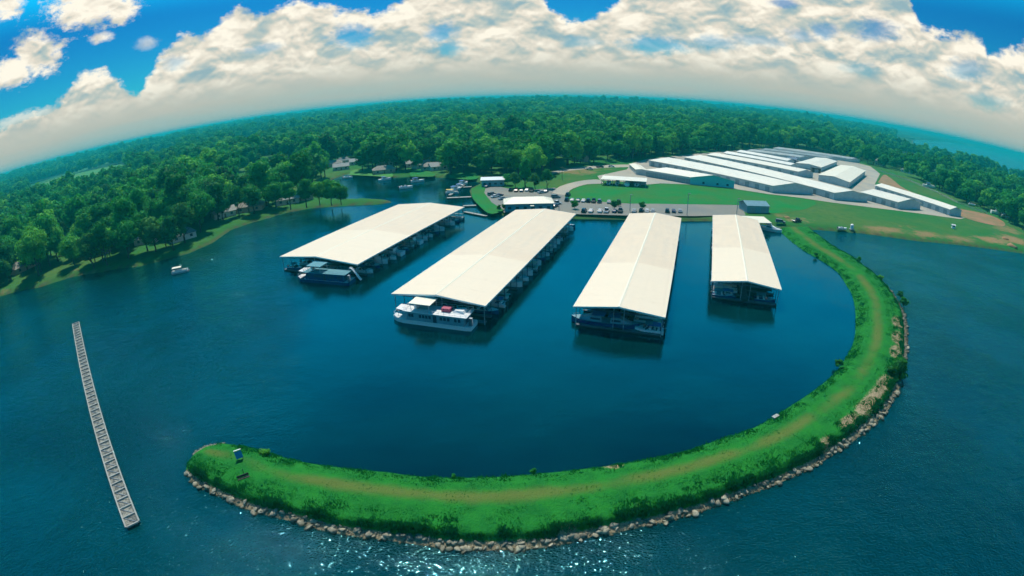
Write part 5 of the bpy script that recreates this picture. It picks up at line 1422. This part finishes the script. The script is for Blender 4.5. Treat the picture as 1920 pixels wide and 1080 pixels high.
# marina store with hipped roof
p = np.array(at(948, 397, GZ)); q = np.array(at(1036, 395, GZ)); d = q-p; L = float(np.hypot(*d))
t = gable('marina_store', p, math.atan2(d[1], d[0]), L, 10.5, 3.4, 2.0, 'bluegrey', 'cream', 'marina store with a cream hipped roof and blue walls behind the second dock', 'building', hip=4.5, ov=.8, wins=6)
MB().box(L*.52, L*.60, -2.6, -.01, 2.6, 2.9).build('porch_roof', M['cream'], t)
p = np.array(at(903, 350, GZ)); q = np.array(at(945, 349, GZ)); d = q-p; L = float(np.hypot(*d))
t = gable('marina_building', p, math.atan2(d[1], d[0]), L, 10, 3.6, 1.0, 'bluegrey', 'white', 'white roofed building beside the cove at the left end of the parking area', 'building', ov=.6, wins=4)
# far buildings
def farb(px, py, wpx, label, z=8, H=9):
    x, y = at(px, py, z); r = math.hypot(x, y); L = wpx/FPX*r
    gable('warehouse', (x-L/2, y), math.atan2(-x, y)*0, L, 60, H, 2, 'white', 'white', label, 'warehouse', z=z)
farb(920, 206, 48, 'very long white warehouse alone in the distant woods below the horizon', 10, 14)
farb(1465, 213, 26, 'distant white building near the horizon right of centre', 10, 12)
farb(1440, 209, 20, 'distant white building left of its larger neighbour near the horizon', 10, 12)
farb(1300, 206, 14, 'small distant pale building near the horizon above the sheds', 10, 10)
farb(1180, 203, 12, 'small distant pale building near the horizon above the third dock', 10, 10)
x, y = at(755, 199, 6); r = math.hypot(x, y)
t = empty('radio_mast', (x, y, 6), 0, 'thin radio mast breaking the horizon left of centre', 'mast')
mb = MB()
for k in range(3): mb.bar((4*math.cos(k*2.09), 4*math.sin(k*2.09), 0), (0, 0, 95), 1.2)
for k in range(8):
    z0 = 10*k+5; w_ = 4*(1-z0/95)
    for j in range(3): mb.bar((w_*math.cos(j*2.09), w_*math.sin(j*2.09), z0), (w_*math.cos((j+1)*2.09), w_*math.sin((j+1)*2.09), z0), .6)
mb.build('lattice', M['galv'], t); MB().tube((0, 0, 94), (0, 0, 108), .6, .3, 6).build('antenna', M['galv'], t)

# ================================================================== cars
def car_proto(paint, kind):
    t = empty({'sedan': 'parked_car', 'suv': 'parked_car', 'truck': 'pickup_truck'}[kind], (0, 0, -50), 0, 'parked car', 'car')
    L, W, H = {'sedan': (4.7, 1.8, 1.4), 'suv': (4.8, 1.9, 1.75), 'truck': (5.7, 2.0, 1.85)}[kind]
    x = L/2
    def prof(zs): return zs
    lower = [(-x, .35), (-x, .85), (-x+.15, .95), (x-.9, .95), (x-.1, .80), (x, .55), (x, .35)]
    b = MB(); ring = []
    for s, k in ((-1, .5), (1, .5)): ring.append([(px_, s*W*k, pz) for px_, pz in lower])
    b.loft(ring)
    body = b.build('body', M[paint], t)
    if kind == 'truck': cab = [(-.3, .95), (-.15, H), (1.0, H), (1.75, .95)]
    elif kind == 'suv': cab = [(-x+.1, .95), (-x+.35, H), (.7, H), (1.45, .95)]
    else: cab = [(-x+.5, .95), (-x+1.3, H), (.5, H), (1.3, .95)]
    g = MB(); g.loft([[(a_, s*W*.44, z_) if z_ < 1.1 else (a_, s*W*.38, z_-.06) for a_, z_ in cab] for s in (-1, 1)]); g.build('windows', M['glass'], t)
    r = MB(); r.box(cab[1][0], cab[2][0], -W*.38, W*.38, H-.05, H); r.build('car_roof', M[paint], t)
    if kind == 'truck': MB().box(-x+.12, -.4, -W*.4, W*.4, .955, .97).build('truck_bed', M['black'], t)
    for sx in (-1, 1):
        for sy in (-1, 1): MB().tube((sx*L*.31, sy*W*.5-.12*sy-.02, .34), (sx*L*.31, sy*W*.5+.02*sy, .34), .34, n=12).build('wheel', M['tyre'], t)
    for sy in (-1, 1): MB().box(x-.03, x+.015, sy*W*.33-.18, sy*W*.33+.18, .55, .72).build('headlight', M['white'], t)
    return t
carP = {(p_, k): car_proto(p_, k) for p_, k in (('carwhite', 'sedan'), ('carblack', 'suv'), ('carnavy', 'sedan'), ('cargrey', 'suv'), ('carwhite', 'truck'), ('carblack', 'truck'), ('carsilver', 'sedan'), ('carred', 'sedan'))}
cname = {'carwhite': 'white', 'carblack': 'black', 'carnavy': 'dark blue', 'cargrey': 'grey', 'carsilver': 'silver', 'carred': 'dark red'}
kname = {'sedan': 'car', 'suv': 'tall car', 'truck': 'pickup truck'}
def car(p_, k, px, py, ang, where, grp='cars in the parking lot'):
    k = k if (p_, k) in carP else next(b_ for a_, b_ in carP if a_ == p_)
    x, y = at(px, py, GZ+.09); place(carP[(p_, k)], (x, y, GZ+.09), R(ang), '%s %s %s' % (cname[p_], kname[k], where), 'car', grp)
front = [(1095, 'carblack', 'suv'), (1108, 'carwhite', 'suv'), (1125, 'carwhite', 'sedan'), (1137, 'carwhite', 'truck'), (1152, 'carnavy', 'sedan'), (1163, 'carblack', 'truck'), (1189, 'carsilver', 'sedan'), (1202, 'carblack', 'sedan'), (1213, 'carwhite', 'sedan'),
         (1224, 'carsilver', 'sedan'), (1251, 'carblack', 'suv'), (1263, 'carnavy', 'sedan'), (1275, 'carsilver', 'sedan')]

nth = ['first', 'second', 'third', 'fourth', 'fifth', 'sixth', 'seventh', 'eighth', 'ninth', 'tenth', 'eleventh', 'twelfth', 'thirteenth', 'fourteenth']
for i, (px, p_, k) in enumerate(front): car(p_, k, px, 397.5, 72, '%s from the left in the front parking row' % nth[i])
back = [(1063, 'carblack', 'suv'), (1073, 'carsilver', 'sedan'), (1084, 'carnavy', 'sedan'), (1094, 'carwhite', 'sedan'), (1103, 'carblack', 'suv'), (1113, 'carblack', 'truck'), (1124, 'cargrey', 'suv'), (1142, 'carsilver', 'sedan'), (1160, 'carblack', 'truck')]
for i, (px, p_, k) in enumerate(back): car(p_, k, px, 376.5+(px-1063)*.05, 75, '%s from the left in the row along the lawn' % nth[i])
car('carblack', 'suv', 1065, 367, 70, 'parked alone above the left end of the lawn row')
for i, (px, py, p_, k, a_, w_) in enumerate([(914, 351, 'carnavy', 'sedan', 60, 'by the corner of the white roofed building'), (922, 366, 'cargrey', 'suv', 40, 'nearest the grass point'), (928, 370, 'carwhite', 'sedan', 40, 'beside the grey one near the grass point'),
    (936, 368, 'carnavy', 'sedan', 40, 'right of the white car near the grass point'), (942, 374, 'carsilver', 'sedan', 40, 'just left of the store roof'), (958, 358, 'carblack', 'suv', 80, 'left of the dark red car under the trees'), (968, 359, 'carred', 'sedan', 80, 'under the marina trees'),
    (978, 359, 'carnavy', 'sedan', 80, 'right of the dark red car under the trees'), (988, 358, 'carwhite', 'sedan', 80, 'under the tall pointed tree'), (997, 359, 'carblack', 'truck', 80, 'right of the white car under the pointed tree'),
    (1016, 362, 'carsilver', 'sedan', 30, 'at the crossing behind the store'), (1024, 360, 'carnavy', 'sedan', 70, 'parked behind the crossing by the dark narrow tree'), (1042, 383, 'carwhite', 'truck', 20, 'at the right corner of the store'), (1040, 388, 'carnavy', 'sedan', 60, 'behind the right end of the store roof'),
    (1042, 371, 'cargrey', 'suv', 10, 'on the bare asphalt right of the store'), (1105, 318, 'carwhite', 'truck', 10, 'on the pale road below the wood edge'), (1125, 314, 'carblack', 'truck', 5, 'on the pale road at the foot of the woods'), (1146, 313, 'carwhite', 'sedan', 5, 'furthest right on the pale road below the woods')]):
    car(p_, k, px, py, a_, w_, 'cars around the marina buildings')
car('carblack', 'truck', 1494, 416, 20, 'parked on bare soil at the shore end of the breakwater')
car('cargrey', 'suv', 1463, 418, -20, 'beside the small canopy at the shore end of the breakwater')

# ================================================================== poles, fence and small things
def pole(px, py, top_h, label, arm=False):
    x, y = at(px, py, GZ)
    t = empty('utility_pole' if arm else 'lamp_post', (x, y, GZ), 0, label, 'utility pole' if arm else 'lamp post')
    MB().tube((0, 0, 0), (0, 0, top_h), .17, .11, 7).build('pole', M['wood'] if arm else M['galv'], t)
    if arm: MB().box(-1.3, 1.3, -.08, .08, top_h-1.2, top_h-1.0).build('cross_arm', M['wood'], t)
    else: MB().box(-.1, 1.2, -.12, .12, top_h-.1, top_h+.08).build('lamp_head', M['galv'], t)
pole(1181, 398, 8, 'thin lamp post by the left part of the third dock roof')
pole(1288, 404, 10, 'lamp post between the third and fourth dock roofs')
pole(1381, 404, 8, 'lamp post beside the small canopy')
pole(1054, 338, 9, 'tall utility pole on the dry slope behind the parking lot', True)
pole(1048, 398, 7, 'lamp post at the right end of the store')
a = [(1650, 322), (1700, 338), (1752, 360), (1796, 382), (1850, 402)]
for j in range(4):
    p = np.array(at(*a[j], GZ)); q = np.array(at(*a[j+1], GZ)); d = q-p; L = float(np.hypot(*d))
    t = empty('fence', (p[0], p[1], GZ), math.atan2(d[1], d[0]), ['pale fence run nearest the big warehouse', 'pale fence run second from the warehouse along the wood edge', 'pale fence run third along the wood edge', 'pale fence run at the far right under the trees'][j], 'fence')
    mb = MB()
    for z in (.5, 1.0, 1.5): mb.box(0, L, -.04, .04, z, z+.22)
    mb.build('rail', M['concrete'], t)
    n = max(2, int(L/4))
    for i in range(n+1): MB().box(L*i/n-.08, L*i/n+.08, -.12, -.045, 0, 1.9).build('post', M['concrete'], t)
for i, (px, py, a_, s, lab) in enumerate([(1742, 352, -40, 1.3, 'white cruiser parked against the trees at the bend of the fence'), (1822, 386, -35, 1.1, 'white boat parked beside the fence under the right hand trees'), (1872, 403, -35, 1.4, 'white boat on land at the right end of the fence'), (1655, 310, 0, 1.4, 'white boat by the trees above the big warehouse'), (1884, 408, -35, 1.1, 'rightmost white boat on land under the trees')]):
    x, y = at(px, py, GZ); place(boatP[[3, 4, 3, 5, 0][i]], (x, y, GZ+.6), R(a_), lab, 'boat', None, s)
# white tank and dinghy on the right shore
x, y = at(1597, 428, GZ); t = empty('water_tank', (x, y, GZ-.3), 0, 'small white tank on the grass shore right of the breakwater', 'tank')
MB().tube((0, 0, 0), (0, 0, 2.0), .9, .9, 14).build('body', M['white'], t); MB().tube((0, 0, 2.0), (0, 0, 2.4), .9, .25, 14).build('lid', M['white'], t); MB().box(-1.1, 1.1, -1.1, 1.1, -.3, .02).build('base', M['concrete'], t)
x, y = at(1579, 430, 1); o = place(boatP[4], (x, y, 1.0), R(-8), 'small tan boat hauled out on the grass beside the white tank', 'boat', None, .8, swap={'hull': M['cream']})
x, y = at(1785, 428, GZ); gable('small_shed', (x, y), R(-30), 2, 2, 1.7, .5, 'white', 'white', 'tiny white shed on the scrubby bank at far right', 'shed', wins=1)
# heaps of red soil
for i, (px, py, s, lab) in enumerate([(1898, 462, 3.6, 'heap of dark red soil at the far right shore'), (1885, 448, 2.6, 'smaller heap of orange soil above the dark one'), (1476, 408, 1.6, 'low heap of soil near the shore end of the breakwater')]):
    v_, f_ = lumpy(np.array((0, 0, 0)), s, 900+i, 2); v_[:, 2] *= .5; o = np_mesh('soil_heap', v_, f_, M['dirt'], smooth=False); x, y = at(px, py, GZ); o.location = (x, y, GZ-.1); tag(o, lab, 'soil heap')
# blue board and bench at the tip of the breakwater
x, y = at(451, 862, 1.4); t = empty('sign_board', (x, y, 1.2), R(38), 'light blue board on two posts at the grassy tip of the breakwater', 'sign')
for s in (-1, 1): MB().box(s*.5-.05, s*.5+.05, -.05, .05, 0, 2.2).build('post', M['wood'], t)
MB().box(-.62, .62, -.10, -.055, .6, 2.0).build('panel', M['skyblue'], t)
MB().box(-.64, .64, -.12, .07, 2.2, 2.25).build('cap', M['white'], t)
x, y = at(458, 899, 1.4); t = empty('bench', (x, y, 1.3), R(38), 'dark low bench with a post on the grass near the breakwater tip', 'bench')
MB().box(-1.0, 1.0, -.22, .22, .42, .50).build('seat', M['black'], t); MB().box(-1.0, 1.0, .22, .28, .55, .95).build('backrest', M['black'], t)
for s in (-1, 1): MB().box(s*.8-.06, s*.8+.06, -.2, .2, -.1, .42).build('leg', M['black'], t)
MB().tube((.3, .35, -.1), (.3, .35, 1.9), .05, n=6).build('post', M['black'], t)
x, y = at(1454, 781, .9); o = MB().box(-.9, .9, -.35, .35, 0, .25).build('drift_log', M['concrete']); o.location = (x, y, .8); o.rotation_euler = (0, .1, .5); tag(o, 'pale driftwood log lying at the inner water edge on the right', 'log')

# prototypes that found no place go
for o in list(sc.objects):
    if o.parent is None and o.location.z < -40:
        for ch in list(o.children_recursive): bpy.data.objects.remove(ch)
        bpy.data.objects.remove(o)

# ================================================================== air
HZ = dict(density=3.2e-4)
hb = MB(); hb.loft([[(30600*math.cos(k*math.pi/36), 30600*math.sin(k*math.pi/36), z_) for k in range(72)] for z_ in (-4, 78)])
me = bpy.data.meshes.new('haze'); me.from_pydata(hb.v, [], hb.f); ho = bpy.data.objects.new('haze', me); COL.objects.link(ho)
m = bpy.data.materials.new('haze_air'); m.use_nodes = True; nt = m.node_tree; nt.nodes.clear()
pv = nt.nodes.new('ShaderNodeVolumePrincipled'); pv.inputs['Color'].default_value = (0.02, 0.66, 0.70, 1); pv.inputs['Density'].default_value = HZ['density']; pv.inputs['Anisotropy'].default_value = 0.1
mo_ = nt.nodes.new('ShaderNodeOutputMaterial'); nt.links.new(pv.outputs[0], mo_.inputs['Volume']); me.materials.append(m)
m.cycles.homogeneous_volume = True if hasattr(m.cycles, 'homogeneous_volume') else None
tag(ho, 'thin teal haze filling the distance over lake and woods', 'haze', kind='stuff')
